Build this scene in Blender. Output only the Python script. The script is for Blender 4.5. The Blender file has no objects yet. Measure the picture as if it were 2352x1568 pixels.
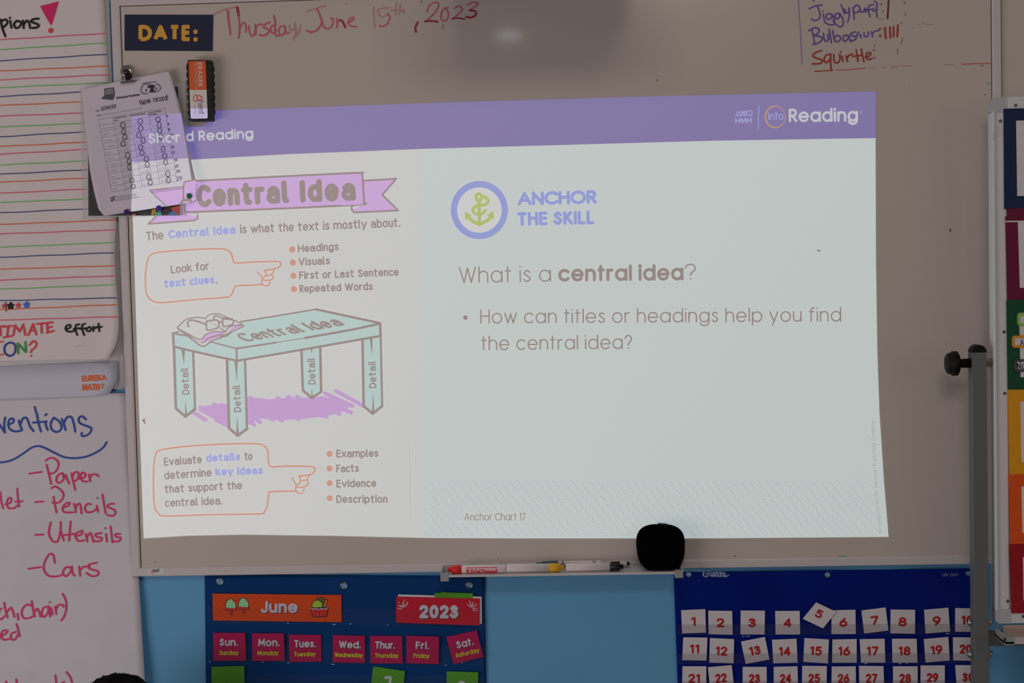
import bpy, bmesh, math, random
from mathutils import Vector, Matrix, noise
from mathutils.geometry import tessellate_polygon
random.seed(4)
SC = bpy.context.scene
COL = SC.collection
PI = math.pi

# ------------------------------------------------------------------ camera
FPX = 50 / 36 * 2352
def rz(a): return Matrix.Rotation(a, 3, 'Z')
def rx(a): return Matrix.Rotation(a, 3, 'X')
CAM_R = rz(0.0448) @ rx(1.5218) @ rz(-0.0243)
CAM_C = Vector((0.0379, -2.9729, 1.508))
cam = bpy.data.cameras.new('camera'); cam.lens = 50; cam.sensor_width = 36; cam.sensor_fit = 'HORIZONTAL'
cam_o = bpy.data.objects.new('camera', cam); COL.objects.link(cam_o)
cam_o.matrix_world = Matrix.Translation(CAM_C) @ CAM_R.to_4x4()
SC.camera = cam_o

# ------------------------------------------------------------------ light and exposure
SC.view_settings.view_transform = 'Standard'; SC.view_settings.look = 'None'
SC.view_settings.exposure = 0.0; SC.view_settings.gamma = 1.0
try: SC.view_settings.use_curve_mapping = False
except Exception: pass
world = bpy.data.worlds.new('world'); SC.world = world; world.use_nodes = True
bg = world.node_tree.nodes['Background']; bg.inputs[0].default_value = (1.0, 0.86, 0.78, 1); bg.inputs[1].default_value = 0.095
def area_light(name, loc, target, sx, sy, power, color):
    l = bpy.data.lights.new(name, 'AREA'); l.shape = 'RECTANGLE'; l.size = sx; l.size_y = sy; l.energy = power; l.color = color
    o = bpy.data.objects.new(name, l); COL.objects.link(o); o.location = loc
    o.rotation_euler = (Vector(target) - Vector(loc)).to_track_quat('-Z', 'Y').to_euler()
    return o
area_light('window_daylight', (-2.9, -2.6, 0.8), (-0.1, 0, 0.95), 2.2, 1.2, 27.5, (1.0, 0.86, 0.85))
area_light('far_window_daylight', (3.1, -2.7, 1.75), (0.6, 0, 1.3), 1.6, 1.6, 4.5, (1.0, 0.87, 0.80))
area_light('ceiling_daylight', (0.2, -3.2, 3.0), (0.1, 0, 1.3), 1.2, 0.45, 12.5, (1.0, 0.86, 0.78))  # added overhead light, sized to drop a soft shadow below the projector

# ------------------------------------------------------------------ helpers
def P(px, py, d):
    """point where the photograph's pixel meets the plane standing d metres in front of the wall"""
    v = CAM_R @ Vector(((px - 1176) / FPX, -(py - 784) / FPX, -1.0))
    t = (-d - CAM_C.y) / v.y
    return CAM_C + v * t
def lin(c):
    r = []
    for v in c:
        v /= 255.0
        r.append(v / 12.92 if v <= .04045 else ((v + .055) / 1.055) ** 2.4)
    return r
ENV = (0.32, 0.262, 0.238)          # light falling on the wall
MATS = {}
def mat(name, albedo, rough=.6, metal=0.0, emit=None, noise_amt=0.0, noise_scale=40, bump=0.0, bump_scale=200, spec=.5, stretch=None, coat=0):
    if name in MATS: return MATS[name]
    m = bpy.data.materials.new(name); m.use_nodes = True
    nt = m.node_tree; b = nt.nodes['Principled BSDF']
    b.inputs['Base Color'].default_value = (*albedo, 1); b.inputs['Roughness'].default_value = rough
    b.inputs['Metallic'].default_value = metal; b.inputs['Specular IOR Level'].default_value = spec
    if coat: b.inputs['Coat Weight'].default_value = coat; b.inputs['Coat Roughness'].default_value = .12
    if emit:
        b.inputs['Emission Color'].default_value = (*emit, 1); b.inputs['Emission Strength'].default_value = 1
    if noise_amt or bump:
        tc = nt.nodes.new('ShaderNodeTexCoord'); mp = nt.nodes.new('ShaderNodeMapping')
        nt.links.new(tc.outputs['Object'], mp.inputs[0])
        if stretch: mp.inputs['Scale'].default_value = stretch
    if noise_amt:
        n = nt.nodes.new('ShaderNodeTexNoise'); n.inputs['Scale'].default_value = noise_scale; n.inputs['Detail'].default_value = 4
        nt.links.new(mp.outputs[0], n.inputs['Vector'])
        r = nt.nodes.new('ShaderNodeValToRGB')
        r.color_ramp.elements[0].position = .25; r.color_ramp.elements[1].position = .75
        r.color_ramp.elements[0].color = (*[max(0, a * (1 - noise_amt)) for a in albedo], 1)
        r.color_ramp.elements[1].color = (*[min(1, a * (1 + noise_amt)) for a in albedo], 1)
        nt.links.new(n.outputs['Fac'], r.inputs[0]); nt.links.new(r.outputs[0], b.inputs['Base Color'])
    if bump:
        n2 = nt.nodes.new('ShaderNodeTexNoise'); n2.inputs['Scale'].default_value = bump_scale; n2.inputs['Detail'].default_value = 3
        nt.links.new(mp.outputs[0], n2.inputs['Vector'])
        bp = nt.nodes.new('ShaderNodeBump'); bp.inputs['Strength'].default_value = bump; bp.inputs['Distance'].default_value = .002
        nt.links.new(n2.outputs['Fac'], bp.inputs['Height']); nt.links.new(bp.outputs[0], b.inputs['Normal'])
    MATS[name] = m
    return m
def obs(c, e=ENV):
    r = [max(0.0005, a / b) for a, b in zip(lin(c), e)]
    k = max(1.0, max(r) / .88)
    return [v / k for v in r]
def om(name, c, **k): return mat(name, obs(c), **k)     # material from a colour as the photograph shows it
BOARD_ALB = (.69, .64, .60)
BOARD_LIT = [a * b for a, b in zip(BOARD_ALB, (.290, .245, .222))]
def pm(name, c):                                         # projector light of the seen colour, painted as emission on the board
    e = [max(0, a - b) for a, b in zip(lin(c), BOARD_LIT)]
    return mat('projected_' + name, BOARD_ALB, rough=.45, emit=e, spec=.3)

WLOC = {}
def link(name, me, parent=None, origin=None):
    o = bpy.data.objects.new(name, me); COL.objects.link(o)
    if parent is not None: o.parent = parent
    return o
def tag(o, label=None, cat=None, group=None, kind=None):
    if label: o['label'] = label
    if cat: o['category'] = cat
    if group: o['group'] = group
    if kind: o['kind'] = kind
    return o
def empty(name, loc, label=None, cat=None, group=None, kind=None):
    o = bpy.data.objects.new(name, None); COL.objects.link(o); o.location = loc; o.empty_display_size = .05
    WLOC[o] = Vector(loc)
    return tag(o, label, cat, group, kind)
class MB:
    """collects faces with materials and links them as ONE mesh object"""
    def __init__(s): s.v = []; s.f = []; s.m = []; s.mats = []; s.smooth = []
    def mi(s, m):
        if m not in s.mats: s.mats.append(m)
        return s.mats.index(m)
    def face(s, pts, m, smooth=False):
        b = len(s.v); s.v += [Vector(p) for p in pts]; s.f.append(tuple(range(b, b + len(pts)))); s.m.append(s.mi(m)); s.smooth.append(smooth)
    def mesh(s, verts, faces, m, smooth=False):
        b = len(s.v); s.v += [Vector(p) for p in verts]; i = s.mi(m)
        for f in faces: s.f.append(tuple(b + k for k in f)); s.m.append(i); s.smooth.append(smooth)
    # ---- flat shapes drawn on a surface d metres off the wall
    def poly(s, pts, m, d):
        D = d if callable(d) else (lambda x, y: d)
        if len(pts) > 4:
            tris = tessellate_polygon([[Vector((x, y, 0)) for x, y in pts]])
            for t in tris: s._flat([pts[i] for i in t], m, D)
        else: s._flat(pts, m, D)
    def _flat(s, pts, m, D):
        a = 0
        for i in range(len(pts)):
            x0, y0 = pts[i]; x1, y1 = pts[(i + 1) % len(pts)]; a += x0 * y1 - x1 * y0
        if a > 0: pts = list(reversed(pts))
        s.lift = (getattr(s, 'lift', 0) + 1) % 64          # ink laid over ink: every dab lies a hair above the one before
        e = s.lift * 3e-6
        s.face([P(x, y, D(x, y) + e) for x, y in pts], m)
    def disc(s, x, y, r, m, d, n=None, ry=None):
        n = n or (8 if r < 3 else 12 if r < 8 else 28); ry = ry or r
        s.poly([(x + r * math.cos(2 * PI * k / n), y + ry * math.sin(2 * PI * k / n)) for k in range(n)], m, d) if n <= 4 else s._ngon([(x + r * math.cos(2 * PI * k / n), y + ry * math.sin(2 * PI * k / n)) for k in range(n)], m, d)
    def _ngon(s, pts, m, d):
        D = d if callable(d) else (lambda x, y: d)
        s._flat(pts, m, D)
    def stroke(s, pts, w, m, d, cap=True, closed=False):
        pts = [p for i, p in enumerate(pts) if i == 0 or math.dist(p, pts[i - 1]) > 1e-4]
        if len(pts) == 1:
            s.disc(pts[0][0], pts[0][1], w / 2, m, d); return
        h = w / 2; n = len(pts)
        prev = None
        D = d if callable(d) else (lambda x, y: d)
        for i in range(n - 1):
            (x0, y0), (x1, y1) = pts[i], pts[i + 1]
            L = math.hypot(x1 - x0, y1 - y0); ux, uy = (x1 - x0) / L, (y1 - y0) / L
            nx, ny = -uy * h, ux * h
            s._flat([(x0 + nx, y0 + ny), (x1 + nx, y1 + ny), (x1 - nx, y1 - ny), (x0 - nx, y0 - ny)], m, D)
            if prev is not None and ux * prev[0] + uy * prev[1] < .995: s.disc(x0, y0, h, m, d)
            prev = (ux, uy)
        if cap:
            s.disc(*pts[0], h, m, d); s.disc(*pts[-1], h, m, d)
    # ---- solids
    def box(s, c0, c1, m):
        (x0, y0, z0), (x1, y1, z1) = c0, c1
        v = [(x0, y0, z0), (x1, y0, z0), (x1, y1, z0), (x0, y1, z0), (x0, y0, z1), (x1, y0, z1), (x1, y1, z1), (x0, y1, z1)]
        s.mesh(v, [(3, 2, 1, 0), (4, 5, 6, 7), (0, 1, 5, 4), (1, 2, 6, 5), (2, 3, 7, 6), (3, 0, 4, 7)], m)
    def slab(s, pts, d0, d1, m, side=None, smooth=False):
        """solid with the pixel outline pts, back at d0, front at d1"""
        D0 = d0 if callable(d0) else (lambda x, y: d0); D1 = d1 if callable(d1) else (lambda x, y: d1)
        a = sum(pts[i][0] * pts[(i + 1) % len(pts)][1] - pts[(i + 1) % len(pts)][0] * pts[i][1] for i in range(len(pts)))
        if a > 0: pts = list(reversed(pts))
        s.poly(pts, m, D1)
        n = len(pts)
        F = [P(x, y, D1(x, y)) for x, y in pts]
        cen = CAM_C
        B = []
        for (x, y), f in zip(pts, F):
            q = f.copy(); q.y = -D0(x, y); B.append(q)
        for i in range(n):
            j = (i + 1) % n
            s.face([F[i], B[i], B[j], F[j]], side or m, smooth)
        tris = tessellate_polygon([[Vector((b.x, b.z, 0)) for b in B]])
        for t in tris:
            pts3 = [B[k] for k in t]
            nrm = (pts3[1] - pts3[0]).cross(pts3[2] - pts3[0])
            s.face(pts3 if nrm.y > 0 else pts3[::-1], side or m)
    def tube(s, a, b, r0, r1, m, n=16, caps=True, smooth=True):
        a = Vector(a); b = Vector(b); ax = (b - a).normalized()
        u = ax.orthogonal().normalized(); w = ax.cross(u)
        A = [a + (u * math.cos(2 * PI * k / n) + w * math.sin(2 * PI * k / n)) * r0 for k in range(n)]
        B = [b + (u * math.cos(2 * PI * k / n) + w * math.sin(2 * PI * k / n)) * r1 for k in range(n)]
        s.mesh(A + B, [(k, (k + 1) % n, n + (k + 1) % n, n + k) for k in range(n)], m, smooth)
        if caps: s.face(A[::-1], m); s.face(B, m)
    def lathe(s, a, ax, prof, m, n=20):
        """profile [(along, radius)] turned round axis ax from a"""
        a = Vector(a); ax = Vector(ax).normalized(); u = ax.orthogonal().normalized(); w = ax.cross(u)
        V = []; F = []
        for h, r in prof:
            for k in range(n): V.append(a + ax * h + (u * math.cos(2 * PI * k / n) + w * math.sin(2 * PI * k / n)) * max(r, 1e-5))
        for i in range(len(prof) - 1):
            for k in range(n):
                F.append((i * n + k, i * n + (k + 1) % n, (i + 1) * n + (k + 1) % n, (i + 1) * n + k))
        F.append(tuple(range(n))[::-1]); F.append(tuple((len(prof) - 1) * n + k for k in range(n)))
        s.mesh(V, F, m, True)
    def build(s, name, parent=None, label=None, cat=None, group=None, kind=None, bevel=0):
        if not s.v: return None
        if parent is None:
            mn = Vector([min(v[i] for v in s.v) for i in range(3)]); mx = Vector([max(v[i] for v in s.v) for i in range(3)])
            loc = (mn + mx) / 2
        else: loc = WLOC[parent]
        me = bpy.data.meshes.new(name)
        me.from_pydata([tuple(v - loc) for v in s.v], [], s.f)
        for m in s.mats: me.materials.append(m)
        me.polygons.foreach_set('material_index', s.m); me.polygons.foreach_set('use_smooth', s.smooth)
        me.update()
        o = bpy.data.objects.new(name, me); COL.objects.link(o)
        if parent is not None: o.parent = parent; o.location = (0, 0, 0)
        else: o.location = loc
        WLOC[o] = Vector(loc)
        if bevel:
            md = o.modifiers.new('bevel', 'BEVEL'); md.width = bevel; md.segments = 2; md.limit_method = 'ANGLE'
        return tag(o, label, cat, group, kind)

def cat(pts, n=6, closed=False):
    """smooth curve through traced points"""
    if len(pts) < 3: return list(pts)
    out = []; N = len(pts)
    rng = range(N) if closed else range(N - 1)
    for i in rng:
        if closed: p0, p1, p2, p3 = pts[i - 1], pts[i], pts[(i + 1) % N], pts[(i + 2) % N]
        else: p0, p1, p2, p3 = pts[max(i - 1, 0)], pts[i], pts[i + 1], pts[min(i + 2, N - 1)]
        for k in range(n):
            t = k / n
            out.append(tuple(.5 * (2 * b + (c - a) * t + (2 * a - 5 * b + 4 * c - e) * t * t + (3 * b - a - 3 * c + e) * t ** 3) for a, b, c, e in zip(p0, p1, p2, p3)))
    if not closed: out.append(pts[-1])
    return out
def nums(t): return [float(v) for v in t.replace(',', ' ').split()]
class Crop:
    """traced coordinates: x0 + u / k"""
    def __init__(s, x0, y0, k): s.x0, s.y0, s.k = x0, y0, k
    def pts(s, t):
        v = nums(t) if isinstance(t, str) else t
        return [(s.x0 + v[i] / s.k, s.y0 + v[i + 1] / s.k) for i in range(0, len(v), 2)]
    def p(s, x, y): return (s.x0 + x / s.k, s.y0 + y / s.k)
    def hand(s, mb, text, w, m, d, smooth=True, n=6):
        for t in text.split(';'):
            if not t.strip(): continue
            q = s.pts(t)
            mb.stroke(cat(q, n) if smooth else q, w / s.k, m, d)

# ------------------------------------------------------------------ stroke lettering: cap height 1, x-height .74
GL = {
 'a': (.74, 'a .37 .37 .37 .37 0 360; .74 .74 .74 0'), 'b': (.74, '0 1.03 0 0;a .37 .37 .37 .37 0 360'),
 'c': (.66, 'a .37 .37 .37 .37 42 318'), 'd': (.74, '.74 1.03 .74 0;a .37 .37 .37 .37 0 360'),
 'e': (.74, '0.01 .37 .74 .37 a .37 .37 .37 .37 4 322'), 'f': (.38, '.14 0 .14 .84 a .33 .84 .19 .19 180 75;0 .74 .34 .74'),
 'g': (.74, 'a .37 .37 .37 .37 0 360;.74 .74 .74 .04 a .37 .04 .37 .33 0 -160'), 'h': (.60, '0 1.03 0 0;0 .42 a .30 .44 .30 .30 180 0 .6 0'),
 'i': (.0, '0 .74 0 0;D 0 1.0'), 'j': (.1, '.1 .74 .1 -.12 a -.04 -.12 .14 .16 0 -90;D .1 1.0'),
 'k': (.52, '0 1.03 0 0;.48 .74 0 .28;.15 .42 .52 0'), 'l': (.0, '0 1.03 0 0'),
 'm': (.98, '0 .74 0 0;0 .45 a .245 .495 .245 .245 180 0 .49 0;.49 .45 a .735 .495 .245 .245 180 0 .98 0'),
 'n': (.60, '0 .74 0 0;0 .42 a .30 .44 .30 .30 180 0 .6 0'), 'o': (.74, 'a .37 .37 .37 .37 0 360'),
 'p': (.74, '0 .74 0 -.28;a .37 .37 .37 .37 0 360'), 'q': (.74, '.74 .74 .74 -.28;a .37 .37 .37 .37 0 360'),
 'r': (.32, '0 .74 0 0;0 .45 a .27 .46 .27 .27 180 80'), 's': (.44, 'S .42 .62 .22 .74 .04 .57 .22 .40 .44 .20 .22 0 .0 .14'),
 't': (.36, '.15 1.0 .15 0;0 .74 .36 .74'), 'u': (.60, '0 .74 0 .3 a .30 .30 .30 .30 180 360 .6 .74;.6 .74 .6 0'),
 'v': (.6, '0 .74 .3 0 .6 .74'), 'w': (.92, '0 .74 .25 0 .46 .7 .67 0 .92 .74'), 'x': (.56, '0 .74 .56 0;.56 .74 0 0'),
 'y': (.62, '0 .74 .31 0;.62 .74 .2 -.28'), 'z': (.52, '0 .74 .52 .74 0 0 .52 0'),
 'A': (.86, '0 0 .43 1 .86 0;.16 .34 .70 .34'), 'B': (.56, '0 0 0 1 .28 1 a .28 .76 .24 .24 90 -90 0 .52;.28 .52 a .28 .26 .28 .26 90 -90 0 0'),
 'C': (.84, 'a .5 .5 .5 .5 42 318'), 'D': (.78, '0 0 0 1 .28 1 a .28 .5 .5 .5 90 -90 0 0'), 'E': (.50, '.5 1 0 1 0 0 .5 0;0 .53 .47 .53'),
 'F': (.46, '.46 1 0 1 0 0;0 .53 .42 .53'), 'G': (.9, 'a .5 .5 .5 .5 42 350;.55 .42 .98 .42'), 'H': (.66, '0 0 0 1;.66 0 .66 1;0 .54 .66 .54'), 'I': (.0, '0 0 0 1'),
 'J': (.46, '.46 1 .46 .24 a .23 .24 .23 .24 0 -165'), 'K': (.6, '0 0 0 1;.56 1 0 .42;.18 .58 .6 0'), 'L': (.44, '0 1 0 0 .44 0'),
 'M': (.86, '0 0 .04 1 .43 .2 .82 1 .86 0'), 'N': (.70, '0 0 0 1 .7 0 .7 1'), 'O': (1.0, 'a .5 .5 .5 .5 0 360'),
 'P': (.54, '0 0 0 1 .28 1 a .28 .74 .26 .26 90 -90 0 .48'), 'R': (.56, '0 0 0 1 .28 1 a .28 .74 .26 .26 90 -90 0 .48;.24 .48 .56 0'),
 'S': (.56, 'S .52 .82 .28 1.0 .05 .78 .26 .54 .55 .27 .28 0 .0 .2'), 'T': (.6, '0 1 .6 1;.3 1 .3 0'), 'U': (.64, '0 1 0 .32 a .32 .32 .32 .32 180 360 .64 1'),
 'V': (.74, '0 1 .37 0 .74 1'), 'W': (1.1, '0 1 .3 0 .55 .95 .8 0 1.1 1'), 'X': (.7, '0 1 .7 0;.7 1 0 0'), 'Y': (.7, '0 1 .35 .5 .7 1;.35 .5 .35 0'),
 '0': (.56, 'a .28 .5 .28 .5 0 360'), '1': (.2, '0 .86 .2 1 .2 0'), '2': (.56, 'a .28 .72 .27 .28 165 -25 .02 0 .56 0'),
 '3': (.54, 'S .03 .84 .25 1 .47 .77 .2 .54 .2 .54 .5 .29 .25 0 .0 .18'), '4': (.58, '.44 0 .44 1 0 .28 .58 .28'),
 '5': (.52, '.47 1 .1 1 .05 .56 a .24 .32 .28 .32 125 -145'), '6': (.56, '.42 1 S .42 1 .12 .6 .01 .32;a .28 .3 .28 .3 0 360'),
 '7': (.52, '0 1 .52 1 .16 0'), '8': (.54, 'a .27 .76 .22 .24 0 360;a .27 .26 .27 .26 0 360'), '9': (.56, 'a .28 .7 .28 .3 0 360;S .55 .68 .45 .35 .16 0'),
 '?': (.5, 'a .25 .74 .25 .26 175 -35 .25 .36 .25 .26;D .25 .03'), '.': (.0, 'D 0 .03'), ':': (.0, 'D 0 .06;D 0 .62'), ',': (.06, '.06 .06 0 -.12'),
 "'": (.0, '0 1 0 .8'), '!': (.0, '0 1 0 .3;D 0 .03'), '-': (.3, '0 .38 .3 .38'), '/': (.35, '0 -.1 .35 1.05'),
 '\u00a9': (.9, 'a .45 .5 .45 .45 0 360;a .45 .5 .2 .22 50 310'),
}
ALT = {'a': (.56, 'S .06 .60 .26 .74 .50 .62 .54 .40;.54 .5 .54 0;a .27 .22 .27 .22 0 360'), '1': (.2, '0 .86 .2 1 .2 0'), 'l': (.12, '0 1.03 0 .14 a .12 .14 .12 .14 180 270'), 't': (.44, '.16 1.0 .16 .16 a .32 .16 .16 .16 180 280;0 .74 .42 .74'), 'g': GL['g']}
GL_CACHE = {}
def glyph(ch, alt):
    key = (ch, alt)
    if key in GL_CACHE: return GL_CACHE[key]
    w, s = (ALT.get(ch) if alt and ch in ALT else GL[ch])
    strokes = []
    for st in s.split(';'):
        tk = st.split(); i = 0; pts = []
        while i < len(tk):
            if tk[i] == 'a':
                cx, cy, a, b, t0, t1 = map(float, tk[i + 1:i + 7]); i += 7
                n = max(5, int(abs(t1 - t0) / 15))
                for k in range(n + 1):
                    t = math.radians(t0 + (t1 - t0) * k / n); pts.append((cx + a * math.cos(t), cy + b * math.sin(t)))
            elif tk[i] == 'S':
                v = list(map(float, tk[i + 1:])); i = len(tk)
                pts += cat([(v[k], v[k + 1]) for k in range(0, len(v), 2)], 5)
            elif tk[i] == 'D':
                pts.append(('D', float(tk[i + 1]), float(tk[i + 2]))); i += 3
            else:
                pts.append((float(tk[i]), float(tk[i + 1]))); i += 2
        strokes.append(pts)
    if alt and ch in 'CODGQceodbpqghnuURP02345689':            # the hand-lettered face is narrower
        w *= .74; strokes = [[(p[0], p[1] * .74, p[2]) if p[0] == 'D' else (p[0] * .74, p[1]) for p in st] for st in strokes]
    GL_CACHE[key] = (w, strokes)
    return GL_CACHE[key]
def text(mb, s, a, b, cap, w, m, d, alt=False, gap=None, up=None, ends=True, dot=1.25, lean=0.0):
    """s lettered from baseline point a to baseline point b (pixels), fitted to that width"""
    g = gap if gap is not None else (.12 if alt else .17) + w / cap * .9
    sp = .58 + w / cap * .9
    total = 0
    for i, ch in enumerate(s):
        total += sp if ch == ' ' else glyph(ch, alt)[0] + (g if i < len(s) - 1 and s[i + 1] != ' ' else 0)
    L = math.hypot(b[0] - a[0], b[1] - a[1])
    ux, uy = (b[0] - a[0]) / L, (b[1] - a[1]) / L
    usable = max(L - w, .1)
    k = usable / max(total, .05) if total > .05 else cap
    if up is None: vx, vy = uy * cap, -ux * cap
    else: vx, vy = up
    vx += ux * lean * cap; vy += uy * lean * cap
    vl = math.hypot(vx, vy)
    f = (vl - w) / vl
    x = w / 2
    ox, oy = a
    def tr(q):
        X = x + q[0] * k; Y = q[1] * f + w / 2 / vl
        return (ox + ux * X + vx * Y, oy + uy * X + vy * Y)
    for i, ch in enumerate(s):
        if ch == ' ': x += sp * k; continue
        gw, st = glyph(ch, alt)
        for pts in st:
            if pts and pts[0][0] == 'D':
                q = tr(pts[0][1:]); mb.disc(q[0], q[1], w / 2 * dot, m, d); continue
            mb.stroke([tr(q) for q in pts], w, m, d, cap=ends)
        x += gw * k + (g * k if i < len(s) - 1 and s[i + 1] != ' ' else 0)
def lerp(a, b, t): return (a[0] + (b[0] - a[0]) * t, a[1] + (b[1] - a[1]) * t)
def quad_pt(q, u, v):
    """q = TL TR BR BL"""
    return lerp(lerp(q[0], q[1], u), lerp(q[3], q[2], u), v)
def grid_sheet(mb, rows, m, D, nx, thick=.0006):
    """paper sheet: rows = [(y_left, x_left, y_right, x_right)] swept top to bottom, depth D(x, y)"""
    V = []; F = []
    for (xl, yl, xr, yr) in rows:
        for i in range(nx + 1):
            x = xl + (xr - xl) * i / nx; y = yl + (yr - yl) * i / nx
            V.append(P(x, y, D(x, y)))
    n = nx + 1; N = len(V)
    for r in range(len(rows) - 1):
        for i in range(nx): F.append((r * n + i, (r + 1) * n + i, (r + 1) * n + i + 1, r * n + i + 1))
    back = [v + Vector((0, thick, 0)) for v in V]
    F2 = [tuple(N + k for k in reversed(f)) for f in F]
    rim = [i for i in range(n)] + [r * n + nx for r in range(1, len(rows))] + [(len(rows) - 1) * n + i for i in range(nx - 1, -1, -1)] + [r * n for r in range(len(rows) - 2, 0, -1)]
    S = [(rim[i], rim[(i + 1) % len(rim)], N + rim[(i + 1) % len(rim)], N + rim[i]) for i in range(len(rim))]
    mb.mesh(V + back, F + F2 + S, m, True)
def interp(tab, y):
    if y <= tab[0][0]: return tab[0][1]
    for (y0, x0), (y1, x1) in zip(tab, tab[1:]):
        if y <= y1: return x0 + (x1 - x0) * (y - y0) / (y1 - y0)
    return tab[-1][1]

# ------------------------------------------------------------------ shared materials
M_WALL = mat('blue_wall_paint', obs((62, 100, 124)), rough=.7, noise_amt=.03, noise_scale=6, bump=.15, bump_scale=260)
M_BOARD = mat('whiteboard_enamel', BOARD_ALB, rough=.15, spec=.45, noise_amt=.015, noise_scale=3)
M_ALU = mat('brushed_aluminium', (.72, .70, .72), rough=.45, metal=.0, noise_amt=.05, noise_scale=60, stretch=(1, 1, 30))
M_SEAM = mat('dark_seam', (.10, .055, .035), rough=.7)
M_BLACK = mat('black_plastic', (.004, .004, .004), rough=.55, spec=.25)
M_FLAT = mat('matte_black_cover', (.0015, .0015, .0015), rough=1, spec=.05)
M_STEEL = mat('bright_steel', (.62, .60, .58), rough=.22, metal=1)
M_GREYPL = om('grey_plastic', (98, 93, 89), rough=.5)
M_FLOOR = mat('floor_tiles', (.34, .31, .27), rough=.4, noise_amt=.12, noise_scale=5)
M_PAPER = om('chart_paper', (154, 138, 134), rough=.85, noise_amt=.02, noise_scale=14)
M_PAPER2 = om('chart_paper_cool', (152, 139, 140), rough=.85, noise_amt=.025, noise_scale=18)
M_WHITE = om('white_card', (152, 138, 137), rough=.6)
def clear_mat(name, amt, rough=.15, tint=(1, 1, 1)):
    m = bpy.data.materials.new(name); m.use_nodes = True; nt = m.node_tree
    for n in list(nt.nodes):
        if n.type != 'OUTPUT_MATERIAL': nt.nodes.remove(n)
    out = [n for n in nt.nodes if n.type == 'OUTPUT_MATERIAL'][0]
    t = nt.nodes.new('ShaderNodeBsdfTransparent'); t.inputs[0].default_value = (*tint, 1)
    g = nt.nodes.new('ShaderNodeBsdfPrincipled'); g.inputs['Base Color'].default_value = (.8, .8, .82, 1); g.inputs['Roughness'].default_value = rough
    x = nt.nodes.new('ShaderNodeMixShader'); x.inputs[0].default_value = amt
    nt.links.new(t.outputs[0], x.inputs[1]); nt.links.new(g.outputs[0], x.inputs[2]); nt.links.new(x.outputs[0], out.inputs[0])
    return m
M_CLEAR = clear_mat('clear_vinyl', .012, tint=(.96, .96, .96))
M_SLEEVE = clear_mat('clear_sleeve', .28)
M_TAPE = clear_mat('clear_tape', .3)
M_POCKET = clear_mat('pocket_vinyl', .02, tint=(.84, .84, .85))

BD = .018                                   # front of the board's writing surface
# ------------------------------------------------------------------ the setting
b = MB(); b.box((-4.2, 0, 0), (4.2, .12, 2.9), M_WALL); b.build('wall_back', kind='structure')
b = MB(); b.box((-4.2, -4.6, -.06), (4.2, .12, 0), M_FLOOR); b.build('floor', kind='structure')
b = MB(); b.box((-4.2, -.014, 0), (4.2, -.0001, .10), mat('dark_vinyl_base', (.03, .03, .035), rough=.5)); b.build('baseboard_back', kind='structure')

# ------------------------------------------------------------------ main whiteboard
XI, Z0, Z1 = .895, .90, 2.08
FW = .0185
wb = empty('whiteboard', (0, -.004, .88), 'large aluminium framed whiteboard lit by the projected lesson slide', 'whiteboard')
b = MB(); b.box((-XI, -BD, Z0), (XI, -.0128, Z1), M_BOARD); b.build('writing_surface', wb)
def rail(a, c, inner_a, inner_c):
    """mitred frame rail between outer corners a, c and inner corners (x, z)"""
    b = MB()
    A, C_, IA, IC = [Vector((q[0], 0, q[1])) for q in (a, c, inner_a, inner_c)]
    def at(v, y): return Vector((v.x, -y, v.z))
    prof = [(0, .0125), (0, .0200), (.08, .0215), (.80, .0215), (1, .0198), (1, .0125)]
    n = len(prof)
    V = [at(A.lerp(IA, t), y) for t, y in prof] + [at(C_.lerp(IC, t), y) for t, y in prof]
    F = [(i, i + 1, n + i + 1, n + i) for i in range(n - 1)] + [(n - 1, 0, n, 2 * n - 1), tuple(range(n)), tuple(range(2 * n - 1, n - 1, -1))]
    b.mesh(V, F, M_ALU)
    o = b.build('frame_rail', wb)
    bm = bmesh.new(); bm.from_mesh(o.data); bmesh.ops.recalc_face_normals(bm, faces=bm.faces); bm.to_mesh(o.data); bm.free()
OX, OZ0, OZ1 = XI + FW, Z0 - FW, Z1 + FW
rail((-OX, OZ0), (OX, OZ0), (-XI, Z0), (XI, Z0)); rail((-OX, OZ1), (-OX, OZ0), (-XI, Z1), (-XI, Z0))
rail((OX, OZ0), (OX, OZ1), (XI, Z0), (XI, Z1)); rail((OX, OZ1), (-OX, OZ1), (XI, Z1), (-XI, Z1))
b = MB()
for (x0, z0, x1, z1) in ((-XI, Z0, -XI + .0016, Z1), (XI - .0014, Z0, XI, Z1), (-XI, Z1 - .0014, XI, Z1)):
    b.box((x0, -BD - .0006, z0), (x1, -BD, z1), M_SEAM)
b.build('frame_seam', wb)
b = MB(); b.slab([(339, 1305), (376, 1304.5), (377, 1318), (339, 1319)], .0212, .0219, om('pale_label', (158, 150, 148)))
lab = b.build('frame_label', wb, 'small white frame label')
b = MB(); text(b, 'g', (347, 1314.5), (352, 1314), 8, 1.1, om('label_red', (150, 60, 50)), .0222)
text(b, 'hent', (352, 1314), (366, 1313.2), 8, 1.1, om('label_dark', (60, 52, 52)), .0222); b.build('lettering', lab)

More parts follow.
